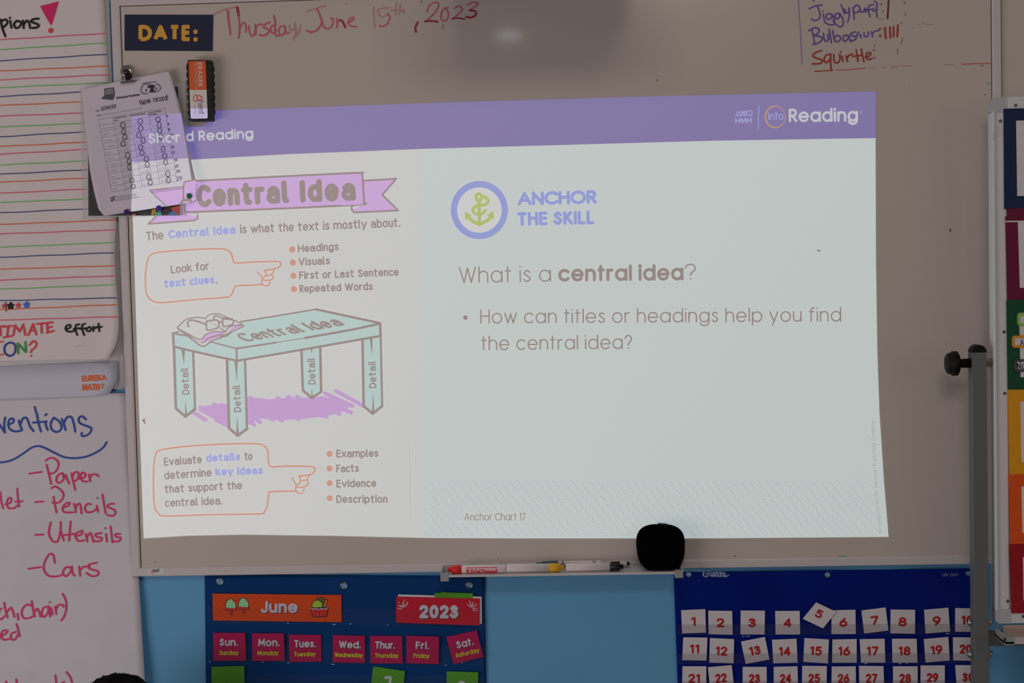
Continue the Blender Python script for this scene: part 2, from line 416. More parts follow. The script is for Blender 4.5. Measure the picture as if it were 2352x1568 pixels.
# marker writing on the board
INK = BD + .0004
def wmat(n, c): return om('ink_' + n, c, rough=.5)
W_RED = wmat('rose', (128, 58, 66)); W_REDD = wmat('deep_rose', (104, 24, 36)); W_REDF = wmat('faded_rose', (124, 82, 80))
cr = Crop(480, 0, 3.618)
b = MB()
cr.hand(b, '45 120 120 82 200 62 240 58', 13, W_REDF, INK); cr.hand(b, '150 85 160 180 178 290;163 90 170 190 180 285', 11, W_RED, INK)
cr.hand(b, '235 62 240 90 245 125', 22, W_REDD, INK); cr.hand(b, '242 110 252 180 255 240 248 315', 17, W_RED, INK)
cr.hand(b, '252 240 282 192 300 192 308 230 306 265;330 215 335 260 355 302 378 280 385 220;383 205 390 245 388 290;388 235 410 205 440 203', 15, W_RED, INK)
cr.hand(b, '505 185 465 203 455 228 490 245 494 270 460 294 420 290;550 205 515 225 512 255 535 278 560 250', 17, W_RED, INK)
cr.hand(b, '540 132 550 190 548 245 555 292 580 296', 16, W_RED, INK)
cr.hand(b, '622 215 590 225 580 262 602 296 628 268 632 220 642 275 668 268', 15, W_RED, INK)
cr.hand(b, '665 212 682 250 708 238 714 192;714 192 722 260 702 330;760 212 748 262 722 302', 15, W_REDF, INK)
cr.hand(b, '815 95 890 70 970 48', 13, W_REDF, INK); cr.hand(b, '897 74 922 130 936 185 905 242 855 268 812 254', 16, W_RED, INK)
cr.hand(b, '942 172 948 215 985 240 1022 215 1030 165 1012 150;1060 155 1066 190 1060 230;1062 192 1088 165', 15, W_RED, INK)
cr.hand(b, '1088 165 1112 182 1134 230', 18, W_REDD, INK); cr.hand(b, '1152 190 1190 172 1205 148 1178 150 1155 185 1178 216 1225 222', 14, W_RED, INK)
cr.hand(b, '1368 58 1370 140 1378 235', 11, W_REDF, INK); cr.hand(b, '1502 62 1440 68 1398 82;1398 82 1416 128 1450 138 1488 112', 11, W_REDF, INK)
cr.hand(b, '1488 112 1502 150 1480 200 1440 220 1412 212', 14, W_RED, INK)
cr.hand(b, '1560 20 1550 70 1552 125;1512 86 1592 80;1590 35 1586 85 1580 122;1585 98 1614 80 1622 112', 12, W_REDF, INK)
cr.hand(b, '1735 185 1715 228 1720 265', 18, W_REDD, INK)
cr.hand(b, '1810 95 1832 46 1880 18 1910 42 1872 110 1798 178', 13, W_RED, INK); cr.hand(b, '1795 178 1850 174 1900 182', 17, W_REDD, INK)
cr.hand(b, '1988 62 1945 82 1926 140 1946 173 1976 165 1990 110 1962 62', 13, W_RED, INK)
cr.hand(b, '2040 70 2075 50 2105 76 2078 112 2018 160', 12, W_RED, INK); cr.hand(b, '2018 160 2060 150 2125 158', 13, W_REDD, INK)
cr.hand(b, '2145 45 2190 20 2236 30 2200 62 2165 86', 13, W_RED, INK); cr.hand(b, '2165 86 2212 95 2214 126 2180 145 2138 140', 17, W_REDD, INK)
cr.hand(b, '1947 205 1936 235', 9, wmat('brown', (112, 66, 44)), INK)
cr.hand(b, '1140 30 1143 35;1765 5 1768 18', 8, wmat('brown', (112, 66, 44)), INK); cr.hand(b, '60 20 80 16', 7, M_SEAM, INK)
b.build('date_writing', wb, 'rose marker handwriting giving the date')
W_PUR = wmat('purple', (64, 44, 92)); W_PURF = wmat('faded_purple', (96, 76, 102)); W_BRN = wmat('dark_brown', (54, 20, 8)); W_RUST = wmat('rust', (104, 30, 18))
cr = Crop(1800, 0, 4.261)
b = MB()
cr.hand(b, '145 -10 150 120 165 330 180 625', 11, W_PURF, INK); cr.hand(b, '288 -10 295 10', 16, W_PUR, INK)
cr.hand(b, '250 85 310 58 375 50;330 58 355 130 350 175 310 202 270 185;388 138 400 215;385 108 386 112;472 140 430 135 414 165 440 190 470 168 476 142 496 200 490 240 440 240 400 213', 15, W_PUR, INK)
cr.hand(b, '542 130 510 135 504 165 525 187 546 162 550 135 580 190 580 242 550 262 505 232 482 200;560 45 580 90 594 135;595 90 612 127 640 110 636 78;640 80 642 150 626 215', 15, W_PUR, INK)
cr.hand(b, '680 75 686 130 690 190;682 80 715 50 746 78 735 112 690 126;745 78 755 115 780 115 798 78 806 120;880 45 840 55 826 90 836 130 845 165;800 105 880 85', 15, W_PUR, INK)
cr.hand(b, '890 12 916 40 906 90 915 168;870 110 916 96', 15, W_PUR, INK)
cr.hand(b, '955 40 955 46;974 110 975 114', 12, W_BRN, INK); cr.hand(b, '1027 -10 1022 90 1017 180', 17, W_BRN, INK)
cr.hand(b, '245 300 285 280 312 270 348 292 330 330 302 345 360 360 376 386 340 420 285 435;275 285 290 350 302 430;390 325 395 380 415 405 435 388 432 335 440 385;445 285 456 350 466 418', 16, W_PUR, INK)
cr.hand(b, '480 300 490 360 506 405 545 400 556 366 522 346 495 372;630 348 596 345 580 380 600 406 630 376 634 346 650 396 666 405;700 312 660 326 660 346 706 362 700 388 655 398', 16, W_PUR, INK)
cr.hand(b, '738 312 718 330 714 362;740 345 752 338 758 370;785 320 790 352 815 360 830 336 828 312;860 310 870 362;865 336 892 306 932 300', 14, W_PUR, INK)
cr.hand(b, '940 284 940 286;944 349 945 351', 25, W_RUST, INK); cr.hand(b, '990 270 1000 376;1040 265 1044 370;1076 262 1075 358;1118 246 1112 355', 19, W_RUST, INK)
cr.hand(b, '370 495 310 516 286 550 332 572 376 590 360 620 280 625;450 530 410 546 396 590 420 612 456 572 460 530 460 620 466 690;490 535 496 602 525 616 550 582 548 530 552 570;570 550 580 600;559 506 561 508', 17, W_RUST, INK)
cr.hand(b, '610 545 625 602;620 572 642 540 676 530;710 490 720 550 728 600;675 552 770 540;760 480 770 540 786 605;800 560 840 546 850 518 816 520 808 560 832 582 866 570', 17, W_RUST, INK)
cr.hand(b, '880 491 884 493;889 564 891 566', 15, W_RUST, INK)
cr.hand(b, '305 698 390 693 480 688', 11, W_RUST, INK); cr.hand(b, '510 684 650 680 800 666;1740 628 1880 623 2020 620', 10, wmat('light_rust', (126, 60, 46)), INK)
cr.hand(b, '840 663 900 661;960 659 1010 657;1050 655 1122 652;1155 648 1250 646;1570 633 1660 628', 7, wmat('pale_rust', (122, 82, 68)), INK)
cr.hand(b, '1930 643 1956 640', 7, W_PUR, INK); cr.hand(b, '1990 810 2026 822', 11, wmat('faint_green', (66, 108, 88)), INK)
cr.hand(b, '1175 15 1190 38;1195 120 1188 155;1140 232 1162 220;1165 370 1150 425;885 430 890 460;1110 475 1118 500 1112 530;935 185 945 183;955 188 978 184;890 10 905 25', 6, wmat('grey_remnant', (70, 58, 54)), INK)
cr.hand(b, '1310 240 1340 236;1350 215 1390 236 1470 240', 4, wmat('smudge', (104, 88, 82)), INK)
b.build('score_writing', wb, 'purple and rust marker names with tally strokes')
b = MB()
D1 = wmat('speck_dark', (50, 42, 38))
def speck():
    global b
    b.build('ink_speck', wb); b = MB()
for x, y, r in ((1509, 184, 1.6), (1222 / 4.261 + 1800, 197, 1), (2263, 217, 1.3), (356, 1290, 1.4), (1688, 1277, 1.6), (1143, 1283, 1)): b.disc(x, y, r, D1, INK); speck()
b.stroke([(2183, 526), (2182.5, 531)], 3.2, D1, INK); speck(); b.stroke([(1878, 575), (1883, 576)], 2, D1, BD + .0021); speck()
b.stroke([(328, 963), (330, 968)], 1.6, W_RUST, BD + .0021); b.stroke([(332, 962), (331, 966), (333, 973)], 1.4, W_RUST, BD + .0021); speck()
b.stroke([(1925, 1277.5), (1945, 1276.5)], 1.6, wmat('faint_green', (66, 108, 88)), INK)
b.build('ink_speck', wb)

# ------------------------------------------------------------------ the projected slide, its light painted as glowing layers
S0, S1, S2, S3, S4 = BD + .0006, BD + .0009, BD + .0012, BD + .0015, BD + .0018
PW = pm('white', (189, 195, 192)); PPAGE = pm('page', (193, 193, 190)); PHEAD = pm('header', (127, 114, 160)); PTXT = pm('grey', (146, 131, 127))
PWT = pm('white_text', (190, 190, 190)); PBLUE = pm('blue', (155, 158, 205)); PANCH = pm('anchor_blue', (143, 150, 202)); PGREEN = pm('green', (170, 182, 108))
PLIL = pm('lilac', (195, 160, 207)); PCYAN = pm('cyan', (174, 194, 190)); POR = pm('orange', (194, 143, 126)); PSCR = pm('scribble', (186, 150, 196))
PDOT = pm('dots', (153, 167, 193)); PCIRC = pm('disc', (199, 198, 197)); PPALE = pm('pale_lilac', (160, 160, 200)); PGOLD = pm('gold', (186, 150, 110))
slide = empty('projected_slide', P(1200, 720, S0), 'lesson slide projected on the whiteboard, lilac header over a pale page', 'projection')
TOPL = [(488, 254), (1000, 236), (1500, 221), (2012, 210)]
HB = [(2011, 317), (1640, 323), (1000, 341), (660, 354), (450, 366), (300, 373)]
b = MB(); b.poly(TOPL + HB + [(300, 292), (424, 291), (462, 289), (488, 276)], PHEAD, S0); head = b.build('header_band', slide)  # top left of the outline is cut to the eraser's shadow
b = MB(); text(b, 'Reading', (457, 323.5), (582, 317.5), 23, 3.6, PWT, S2); text(b, 'd', (428, 325), (445, 324), 23, 3.6, PWT, S2); b.build('header_text', head)
b = MB()
c6 = Crop(1640, 200, 5.88)
for t in ('330 325 295 385 365 385 330 325', '435 322 400 335 372 330 380 365 405 385 425 375 435 322', '385 340 430 380'): b.stroke(c6.pts(t), 2, PPALE, S2)
b.stroke([c6.p(482 + 33 * math.cos(t / 12 * PI), 350 + 35 * math.sin(t / 12 * PI)) for t in range(25)], 2, PPALE, S2)
text(b, 'HMH', c6.p(290, 492), c6.p(512, 484), 12.5, 2.3, PPALE, S2); b.stroke(c6.pts('605 255 600 570'), 1.6, PPALE, S2)
text(b, 'into', c6.p(735, 443), c6.p(942, 440), 17.5, 1.9, PPALE, S2)
text(b, 'Reading', c6.p(1012, 475), c6.p(1945, 464), 31, 4.9, PWT, S2)
b.stroke(c6.pts('1990 322 1975 340 1990 358'), 1.4, PPALE, S2)
for k in range(40):
    t0, t1 = 2 * PI * k / 40, 2 * PI * (k + 1) / 40
    w = 1.3 + 1.9 * (.5 - .5 * math.cos((t0 + t1) / 2 + .3))
    b.stroke([c6.p(830 + 134 * math.cos(t), 402 + 146 * math.sin(t)) for t in (t0, t1)], w, PGOLD, S2)
b.build('publisher_logo', head)
# page at left, question panel at right
SEAM_X = [(966, 342), (970, 800), (976, 1235)]
b = MB(); b.poly([(300, 373), (450, 366), (660, 354), (966, 342), (970, 800), (976, 1235), (760, 1230), (558, 1227.5), (430, 1230), (330, 1236), (318, 900), (307, 560)], PPAGE, S0); page = b.build('chart_page', slide)
b = MB(); b.poly([(966, 342), (1000, 341), (1640, 323), (2011, 317), (2012, 600), (2015, 800), (2020, 945), (2030, 1100), (2041, 1232.5), (1600, 1236), (1200, 1236), (976, 1235), (970, 800)], PW, S0); panel = b.build('question_panel', slide)
ct = Crop(300, 380, 3.564)
b = MB()
TAILL = '165 215 440 195 445 372 545 390 550 435 520 450 145 478 290 335'
TAILR = '1905 125 2175 108 2060 240 2190 368 1830 384 1810 362 1808 335 1890 318'
BOX = '437 200 440 150 455 132 550 125 1000 101 1500 76 1870 60 1896 72 1905 200 1910 295 1896 318 1500 340 1000 362 560 378 465 382 444 365 438 280'
b.poly(ct.pts(TAILL), PLIL, S1); b.poly(ct.pts(TAILR), PLIL, S1); b.poly(ct.pts(BOX), PLIL, S1)
b.poly(ct.pts('1818 338 1880 322 1860 338 1820 356'), PW, S2); b.poly(ct.pts('462 388 545 392 540 412 480 398'), PW, S2)
for t in (TAILR, TAILL): b.stroke(ct.pts(t) + ct.pts(t)[:1], 4.2, PTXT, S2)
b.poly(ct.pts(BOX), PLIL, S3); b.stroke(cat(ct.pts(BOX), 4, True) + ct.pts(BOX)[:1], 4.6, PTXT, S3)
b.poly(ct.pts('1818 338 1880 322 1860 338 1820 356'), PW, S3); b.poly(ct.pts('470 390 545 392 540 412 490 400'), PW, S3)
ban = b.build('title_banner', page)
b = MB(); text(b, 'Central', ct.p(540, 345), ct.p(1300, 308), 52, 12.8, PTXT, S4, alt=True, gap=.45); b.build('title_word', ban); b = MB()
text(b, 'Idea', ct.p(1388, 305), ct.p(1848, 287), 52, 12.8, PTXT, S4, alt=True, gap=.47); b.build('title_word', ban)
b = MB()
def tl(c, s, x0, y0, x1, y1, cap, w=3.5, m=None, **k): text(b, s, c.p(x0, y0), c.p(x1, y1), cap, w, m or PTXT, S2, alt=k.pop('alt', True), **k)
tl(ct, 'The', 128, 617, 272, 604, 21); tl(ct, 'Central Idea', 310, 600, 864, 560, 20.5, 5, PBLUE)
tl(ct, 'is what the text is mostly about.', 897, 557, 2207, 503, 20.5)
tl(ct, 'Look for', 332, 886, 647, 854, 19.5); tl(ct, 'text clues', 274, 1003, 690, 966, 19.5, 5, PBLUE); b.disc(*ct.p(703, 962), 2.4, PTXT, S2)
for s, x0, y0, x1, y1 in (('Headings', 1370, 713, 1706, 695), ('Visuals', 1375, 822, 1633, 810), ('First or Last Sentence', 1380, 932, 2196, 903), ('Repeated Words', 1383, 1041, 1984, 1020)): tl(ct, s, x0, y0, x1, y1, 18.5)
c8 = Crop(320, 980, 3.564)
tl(c8, 'Evaluate', 203, 320, 514, 298, 19); tl(c8, 'details', 546, 290, 828, 276, 19, 5, PBLUE); tl(c8, 'to', 860, 275, 927, 272, 19)
tl(c8, 'determine', 204, 432, 594, 405, 19); tl(c8, 'key ideas', 622, 402, 1014, 388, 19, 5, PBLUE)
tl(c8, 'that support the', 207, 544, 842, 510, 19); tl(c8, 'central idea.', 209, 657, 680, 636, 19)
for s, x1, y0, y1 in (('Examples', 1957, 252, 247), ('Facts', 1798, 374, 370), ('Evidence', 1941, 497, 493), ('Description', 2032, 624, 623)): tl(c8, s, 1612, y0, x1, y1, 18.5)
b.build('page_text', page)
b = MB()
for x, y in ((1323, 687), (1328, 795), (1333, 903), (1336, 1011)): b = MB(); b.disc(*ct.p(x, y), 7.5, POR, S2); b.build('bullet_dot', page)
for x, y in ((1557, 220), (1557, 340), (1558, 460), (1558, 583)): b = MB(); b.disc(*c8.p(x, y), 7.2, POR, S2); b.build('bullet_dot', page)
def outline(name, c, traces, w):
    b = MB()
    for i, t in enumerate(traces): b.stroke(cat(c.pts(t), 5), w if i == 0 else w * .85, POR, S2)
    b.build(name, page)
outline('pointing_hand', ct, ['1070 975 960 980 875 984 848 1000 835 1040 810 1068 770 1079 500 1100 300 1119 220 1120 160 1095 130 1045 120 950 125 850 140 770 165 732 220 712 400 695 600 683 750 683 800 697 828 730 840 778 862 797 1000 790 1200 785 1226 800 1225 822 1190 842 1095 860',
    '1095 860 1110 890 1100 910 1080 915 1035 870', '1098 905 1150 892 1170 870 1175 850', '1150 894 1166 908 1160 930 1110 940 1080 932', '1080 915 1074 945 1078 970 1110 985 1135 974 1140 945'], 4)
outline('pointing_hand', c8, ['1285 525 1080 530 1060 545 1055 580 1045 650 1020 698 980 712 600 718 220 729 160 710 130 670 120 600 115 450 120 300 135 225 180 188 400 158 700 140 950 138 1020 155 1050 195 1058 285 1082 326 1200 321 1400 325 1437 345 1425 375 1390 392 1305 402',
    '1305 402 1320 430 1310 460 1285 470 1248 415', '1320 445 1370 430 1388 400', '1370 435 1381 460 1352 490 1290 492', '1285 475 1278 510 1298 540 1330 541 1350 502'], 4)
# table drawing
cb = Crop(320, 690, 3.675); ck = Crop(380, 700, 9.046)
b = MB()
b.poly(cb.pts('490 925 530 890 740 870 920 812 1100 832 1300 815 1400 818 1550 806 1700 850 1800 885 1690 950 1580 975 1400 998 1200 1010 1000 995 940 1045 740 1055 600 985'), PSCR, S1)
for t in ('460 945 560 1008', '515 900 640 960', '630 875 745 935', '580 915 745 1060', '690 880 745 900', '935 820 1000 860', '1165 822 1330 905', '1255 812 1420 890', '1565 782 1800 890', '1660 762 1890 888', '1515 825 1690 960', '1600 872 1790 945', '1330 812 1450 880', '930 1015 968 1048', '985 1000 1022 1028', '1480 955 1580 980', '1100 990 1130 1005', '1180 1000 1205 1012', '1320 985 1345 1000', '650 1010 740 1050', '1050 840 1080 850'):
    b.stroke(cb.pts(t), 9.5, PSCR, S1)
b.build('floor_scribble', page)
b = MB()
b.poly(cb.pts('285 275 855 178 1490 75 2030 193 2037 300 825 508 290 388'), PCYAN, S2)
b.poly(cb.pts('300 392 460 430 470 915 390 980 308 910'), PCYAN, S2); b.poly(cb.pts('740 500 900 505 912 1080 830 1140 750 1075'), PCYAN, S2)
b.poly(cb.pts('1370 412 1530 382 1538 770 1455 825 1378 755'), PCYAN, S2); b.poly(cb.pts('1885 330 2030 300 2050 890 1970 955 1893 890'), PCYAN, S2)
def ln(t, w): b.stroke(cb.pts(t), w / 3.675, PTXT, S3)
for t, w in (('855 178 1490 74', 14), ('1490 74 2030 190', 20), ('2030 195 1800 245 1400 315', 20), ('1400 315 1150 355', 8), ('1150 355 820 405', 16), ('820 405 600 348', 13), ('285 278 430 302', 15), ('285 278 330 262', 15),
             ('290 388 440 425 640 470 825 508', 20), ('825 508 1200 445 1600 375 2037 298', 20), ('284 275 290 388', 22), ('822 402 822 510', 17), ('2032 195 2037 300', 22),
             ('292 390 308 910 390 980 470 915', 24), ('455 430 470 915', 20), ('740 500 758 1078 830 1140 912 1080', 24), ('893 508 908 1080', 20),
             ('1368 415 1380 758 1455 822', 22), ('1527 390 1535 770 1455 822', 22), ('1884 330 1893 890 1970 955 2050 890', 22), ('2037 300 2050 890', 18)): ln(t, w)
for t in ('352 405 386 410 378 545', '802 512 832 512 822 692', '1445 402 1464 398 1455 452', '1945 318 1968 314 1966 476', '388 835 384 972 406 972', '826 975 816 1136 842 1136', '1458 730 1448 822 1466 822', '1975 768 1962 950 1984 950'): b.poly(cb.pts(t), PTXT, S3)
for (x0, y0, x1, y1) in ((425, 793, 412, 565), (862, 940, 850, 712), (1490, 708, 1482, 484), (2003, 738, 1996, 510)): text(b, 'Detail', cb.p(x0, y0), cb.p(x1, y1), 17.5, 3.2, PTXT, S3, alt=True)
text(b, 'Central Idea', cb.p(905, 348), cb.p(1740, 205), 24, 4.6, PTXT, S3, alt=True, up=(-110 / 3.675, -62 / 3.675), gap=.3)
tb = b.build('table_drawing', page)
b = MB()
b.poly(ck.pts('245 475 400 315 540 268 700 260 840 285 860 240 940 195 1050 180 1140 195 1300 265 1500 345 1615 425 1600 460 1380 565 1270 655 1150 670 960 760 770 865 490 680'), PPAGE, S3)
b.poly(ck.pts('720 720 850 615 1000 555 1180 560 1240 580 1200 640 1050 690 780 800'), PLIL, S3); b.poly(ck.pts('1320 550 1420 440 1580 415 1600 430 1560 480 1350 570'), PLIL, S3)
S35 = BD + .0017
for t, w in (('245 475 400 318 540 270 700 260 840 285', 28), ('830 290 860 240 940 195 1050 180 1140 195 1300 265 1500 350 1615 425 1595 462 1380 562 1270 652 1140 655', 26), ('245 480 700 712 830 620 980 560 1200 560 1240 560', 26),
             ('1245 560 1300 480 1400 432 1570 415', 28), ('265 495 500 672 770 860 960 750 1250 645', 34), ('300 510 740 780 900 680 1200 590', 14), ('760 790 950 680 1200 620', 20), ('920 350 1100 452 1240 560', 10), ('1150 480 1240 560', 26), ('1330 560 1450 470 1590 435', 12),
             ('850 340 1080 318 1106 450 1050 490 890 526 852 480 850 340', 34), ('1190 290 1395 312 1390 400 1220 450 1190 400 1190 290', 34), ('1110 372 1150 350 1190 366', 34), ('485 450 456 390 490 330 560 316 690 350 830 402', 36), ('1000 300 1020 240 1070 226 1190 272 1390 290', 34), ('1180 640 1280 610 1370 565', 40)):
    b.stroke(cat(ck.pts(t), 4), w / 9.046, PTXT, S35)
b.build('book_drawing', page)
b = MB()
y = 1195
while y > 992:
    L = random.uniform(2, 6); b.stroke([(941.5 - (1195 - y) * .004, y), (941.3 - (1195 - y) * .004, y - L)], 1.4, pm('fine_print', (172, 164, 160)), S2, cap=False); y -= L + random.uniform(.8, 2)
b.build('fine_print', page)
# anchor icon
ca = Crop(1000, 390, 4.9)
b = MB(); b.disc(*ca.p(495, 452), 252 / 4.9, PCIRC, S1, n=48, ry=258 / 4.9)
N = 64; ro, ri = (322 / 4.9, 328 / 4.9), (250 / 4.9, 255 / 4.9); cx, cy = ca.p(495, 452)
for k in range(N):
    t0, t1 = 2 * PI * k / N, 2 * PI * (k + 1) / N
    b.poly([(cx + ro[0] * math.cos(t0), cy + ro[1] * math.sin(t0)), (cx + ro[0] * math.cos(t1), cy + ro[1] * math.sin(t1)), (cx + ri[0] * math.cos(t1), cy + ri[1] * math.sin(t1)), (cx + ri[0] * math.cos(t0), cy + ri[1] * math.sin(t0))], PANCH, S2)
anc = b.build('anchor_badge', panel)
b = MB()
def an(t, w, sm=True): b.stroke(cat(ca.pts(t), 6) if sm else ca.pts(t), w / 4.9, PGREEN, S2)
b.stroke([ca.p(490 + 34 * math.cos(t / 12 * PI), 303 + 33 * math.sin(t / 12 * PI)) for t in range(25)], 36 / 4.9, PGREEN, S2)
b.poly(ca.pts('445 325 535 325 512 372 470 372'), PGREEN, S2); an('490 350 493 460 495 605', 42, False)
an('552 303 588 330 588 370 545 396 470 402 428 432 428 472 468 500 530 490 562 456', 36)
an('352 512 410 570 495 606 580 570 640 512', 42); b.poly(ca.pts('455 600 535 600 500 648'), PGREEN, S2)
b.poly(ca.pts('330 468 418 516 380 530 365 540 333 568'), PGREEN, S2); b.poly(ca.pts('656 458 657 558 628 540 615 530 572 516'), PGREEN, S2)
b.build('anchor_drawing', anc)
b = MB()
text(b, 'ANCHOR', ca.p(925, 404), ca.p(1818, 382), 32, 7.6, PANCH, S2, gap=.27); text(b, 'THE SKILL', ca.p(922, 632), ca.p(1792, 612), 32, 7.8, PANCH, S2, gap=.36)
cq = Crop(1020, 570, 2.45)
text(b, 'What is a', cq.p(84, 197), cq.p(602, 189), 37.5, 3.4, PTXT, S2); text(b, 'central idea', cq.p(642, 188), cq.p(1348, 181), 37.5, 7.2, PTXT, S2); text(b, '?', cq.p(1356, 179), cq.p(1419, 177), 37.5, 3.4, PTXT, S2)
b.disc(*cq.p(120, 390), 5.5, PTXT, S2)
text(b, 'How can titles or headings help you find', cq.p(203, 425), cq.p(2235, 413), 33, 3.3, PTXT, S2); text(b, 'the central idea?', cq.p(208, 575), cq.p(1058, 567), 33, 3.3, PTXT, S2)
text(b, 'Anchor Chart 17', (1066, 1195), (1207, 1195), 17.5, 2, PTXT, S2)
fp = pm('small_print', (158, 158, 157)); s = '\u00a9Houghton Mifflin Harcourt Publishing Company'
for wd, (x0, y0), (x1, y1) in (('\u00a9Houghton', (2026, 1224), (2018.5, 1158)), ('Mifflin', (2019, 1155), (2016, 1124)), ('Harcourt', (2016, 1119), (2012.5, 1073)), ('Publishing', (2012.5, 1069), (2010, 1017)), ('Company', (2010, 1012), (2008, 965))):
    text(b, wd, (x0, y0), (x1, y1), 8.5, 1.3, fp, S2)
b.build('question_text', panel)
b = MB()
for k in range(-7, 53):
    x0 = 968 + k * 20.4
    n = 0
    while True:
        y = 1108 + n * 6.4; x = x0 + n * 5.05; n += 1
        if y > 1232: break
        lim = 1990 + max(0, (y - 1108)) * .37
        if x < 976 or x > lim or (1058 < x < 1218 and 1172 < y < 1203): continue
        if x > 1998 and y > 1120 and x < 2026 and random.random() < .4: continue
        b._flat([(x - 1.0, y - 2.2), (x + .9, y - 1.9), (x + 1.6, y + 1.6), (x - .3, y + 1.7)], PDOT, lambda a, c: S1)
b.build('dotted_pattern', panel)

# ------------------------------------------------------------------ chart pads on the left wall
RED_L, GREEN_L, NAVY_L, OR_L = om('line_red', (190, 70, 84)), om('line_green', (70, 116, 58)), om('line_navy', (30, 34, 74)), om('line_orange', (196, 86, 40))
EDGE1 = [(-140, 232), (0, 239), (75, 243), (160, 248), (300, 255), (500, 268), (560, 264), (600, 264), (640, 266), (690, 270.5), (730, 273), (750, 273), (775, 271), (800, 263), (815, 254), (826, 247), (836, 246)]
def bot1(x): return 837 - x * .042 + 2.5 * math.sin(x * .02)
def D1f(x, y):
    w = .0016 * math.sin(x * .013 + y * .007) + .0012 * math.sin(y * .021 - x * .01)
    curl = max(0, (y - 640) / 200.0)
    d = .012 + w + .020 * curl ** 2
    ex = interp(EDGE1, y)
    k = max(0.0, 1 - (ex - x) / 42.0)
    if y > 520: d += .010 * k * k * min(1, (y - 520) / 100)
    return d
pad = empty('lined_chart_pad', P(-100, 400, .01), 'white chart paper with coloured ruled lines hanging left of the whiteboard', 'chart paper')
b = MB(); rows = []
for y in [-140 + 24 * k for k in range(41)] + [830, 836]:
    xe = interp(EDGE1, y); xl = -470
    rows.append((xl, min(y + .0, bot1(xl)) if y > 820 else y, xe, min(y - .0, bot1(xe)) if y > 820 else y))
grid_sheet(b, rows, M_PAPER, D1f, 40); b.build('sheet', pad)
D1i = lambda x, y: D1f(x, y) + .0012
b = MB(); c1 = Crop(0, 0, 3.136); c3 = Crop(0, 460, 3.1353)
def rule(y0, xr, yr, m, wd=2.1):
    b = MB()
    n = 26; xs = [-470 + (xr + 470) * i / n for i in range(n + 1)]
    sl = (yr - y0) / xr
    b.stroke([(x, y0 + sl * x + (.5 * math.sin(x * .05 + y0))) for x in xs], wd, m, D1i, cap=False)
    b.build('ruled_line', pad)
for y0, xr, yr, m in ((287, 765, 240, RED_L), (357, 770, 310, GREEN_L), (437, 775, 391, NAVY_L), (511, 780, 476, OR_L), (575, 785, 538, RED_L), (631, 785, 595, GREEN_L), (695, 790, 652, NAVY_L), (760, 795, 724, OR_L), (836, 798, 807, RED_L),
                      (915, 800, 880, GREEN_L), (985, 805, 937, NAVY_L), (1055, 808, 1014, OR_L), (1110, 810, 1066, RED_L), (1188, 815, 1150, GREEN_L), (1255, 820, 1212, NAVY_L), (1313, 822, 1272, OR_L), (1392, 825, 1351, RED_L), (1458, 830, 1424, GREEN_L), (1533, 835, 1493, NAVY_L)):
    rule(y0 / 3.136, xr / 3.136 - 1, yr / 3.136, m)
for y0, xr, yr, m in ((173, 838, 142, OR_L), (242, 833, 212, RED_L), (338, 826, 303, GREEN_L), (410, 826, 377, NAVY_L), (496, 829, 470, OR_L), (575, 830, 543, RED_L), (640, 838, 607, GREEN_L), (722, 846, 702, NAVY_L), (787, 848, 750, OR_L), (862, 855, 838, RED_L)):
    rule(460 + y0 / 3.1353, xr / 3.1353 - 1, 460 + yr / 3.1353, m)
D1h = lambda x, y: D1f(x, y) + .0016
K_BLACK, K_RED, K_NAVY, K_GREEN, K_MAG, K_OR = om('marker_black', (14, 11, 12), rough=.7), om('marker_red', (176, 50, 62), rough=.7), om('marker_navy', (38, 40, 92), rough=.7), om('marker_green', (42, 92, 42), rough=.7), om('marker_magenta', (166, 24, 72), rough=.7), om('marker_orange', (196, 90, 52), rough=.7)
b = MB()
c1.hand(b, '3 140 15 200 38 262;5 155 40 140 52 165 22 198;72 150 82 200;70 128 71 130;118 150 100 175 115 202 142 190 150 160 118 150;165 148 170 202;170 178 190 150 206 160 216 202;278 135 240 138 222 155 255 168 278 182 265 198 230 202', 15, K_BLACK, D1h)
c1.hand(b, '-60 150 -45 202;-120 150 -110 200', 15, K_BLACK, D1h)
b.poly(c1.pts('288 44 422 10 372 178 362 178'), K_MAG, D1h); b.disc(*c1.p(365, 220), 6, K_RED, D1h)
def stars(x, y, m, w):
    q = [(x + 20 * math.cos(-PI / 2 + k * 4 * PI / 5) + (4 if k == 0 else 0), y + 20 * math.sin(-PI / 2 + k * 4 * PI / 5)) for k in range(6)]
    b.stroke([c3.p(*p) for p in q], w, m, D1h)
stars(28, 762, K_RED, 1.6); stars(75, 760, K_BLACK, 5); stars(130, 757, K_RED, 2); stars(190, 752, om('marker_blue', (36, 66, 130)), 4); c3.hand(b, '42 730 44 800', 5, K_BLACK, D1h); stars(-40, 765, K_NAVY, 3)
c3.hand(b, '-5 905 3 940 2 972;-40 915 30 905;58 905 50 982;28 910 85 905;25 986 86 976;95 970 106 900 140 945 165 893 181 970;202 970 236 890 260 966;215 940 252 934;265 890 326 884;296 890 299 955;332 883 378 878;337 883 342 952;335 952 386 940;338 916 371 911', 14, K_RED, D1h, smooth=False)
c3.hand(b, '470 926 505 916 502 896 475 906 475 936 510 946 536 936;570 893 545 900 545 940 556 970;530 925 572 920;612 888 590 900 594 940 606 970;575 926 622 920;642 910 620 930 640 943 656 926 642 910;670 908 672 942;672 926 695 910;708 888 714 942;690 916 732 910', 13, K_BLACK, D1h)
c3.hand(b, '-20 1020 20 1018;-20 1112 20 1110', 12, K_OR, D1h); c3.hand(b, '70 1022 36 1045 34 1095 70 1120 106 1095 106 1040 70 1022', 14, K_NAVY, D1h)
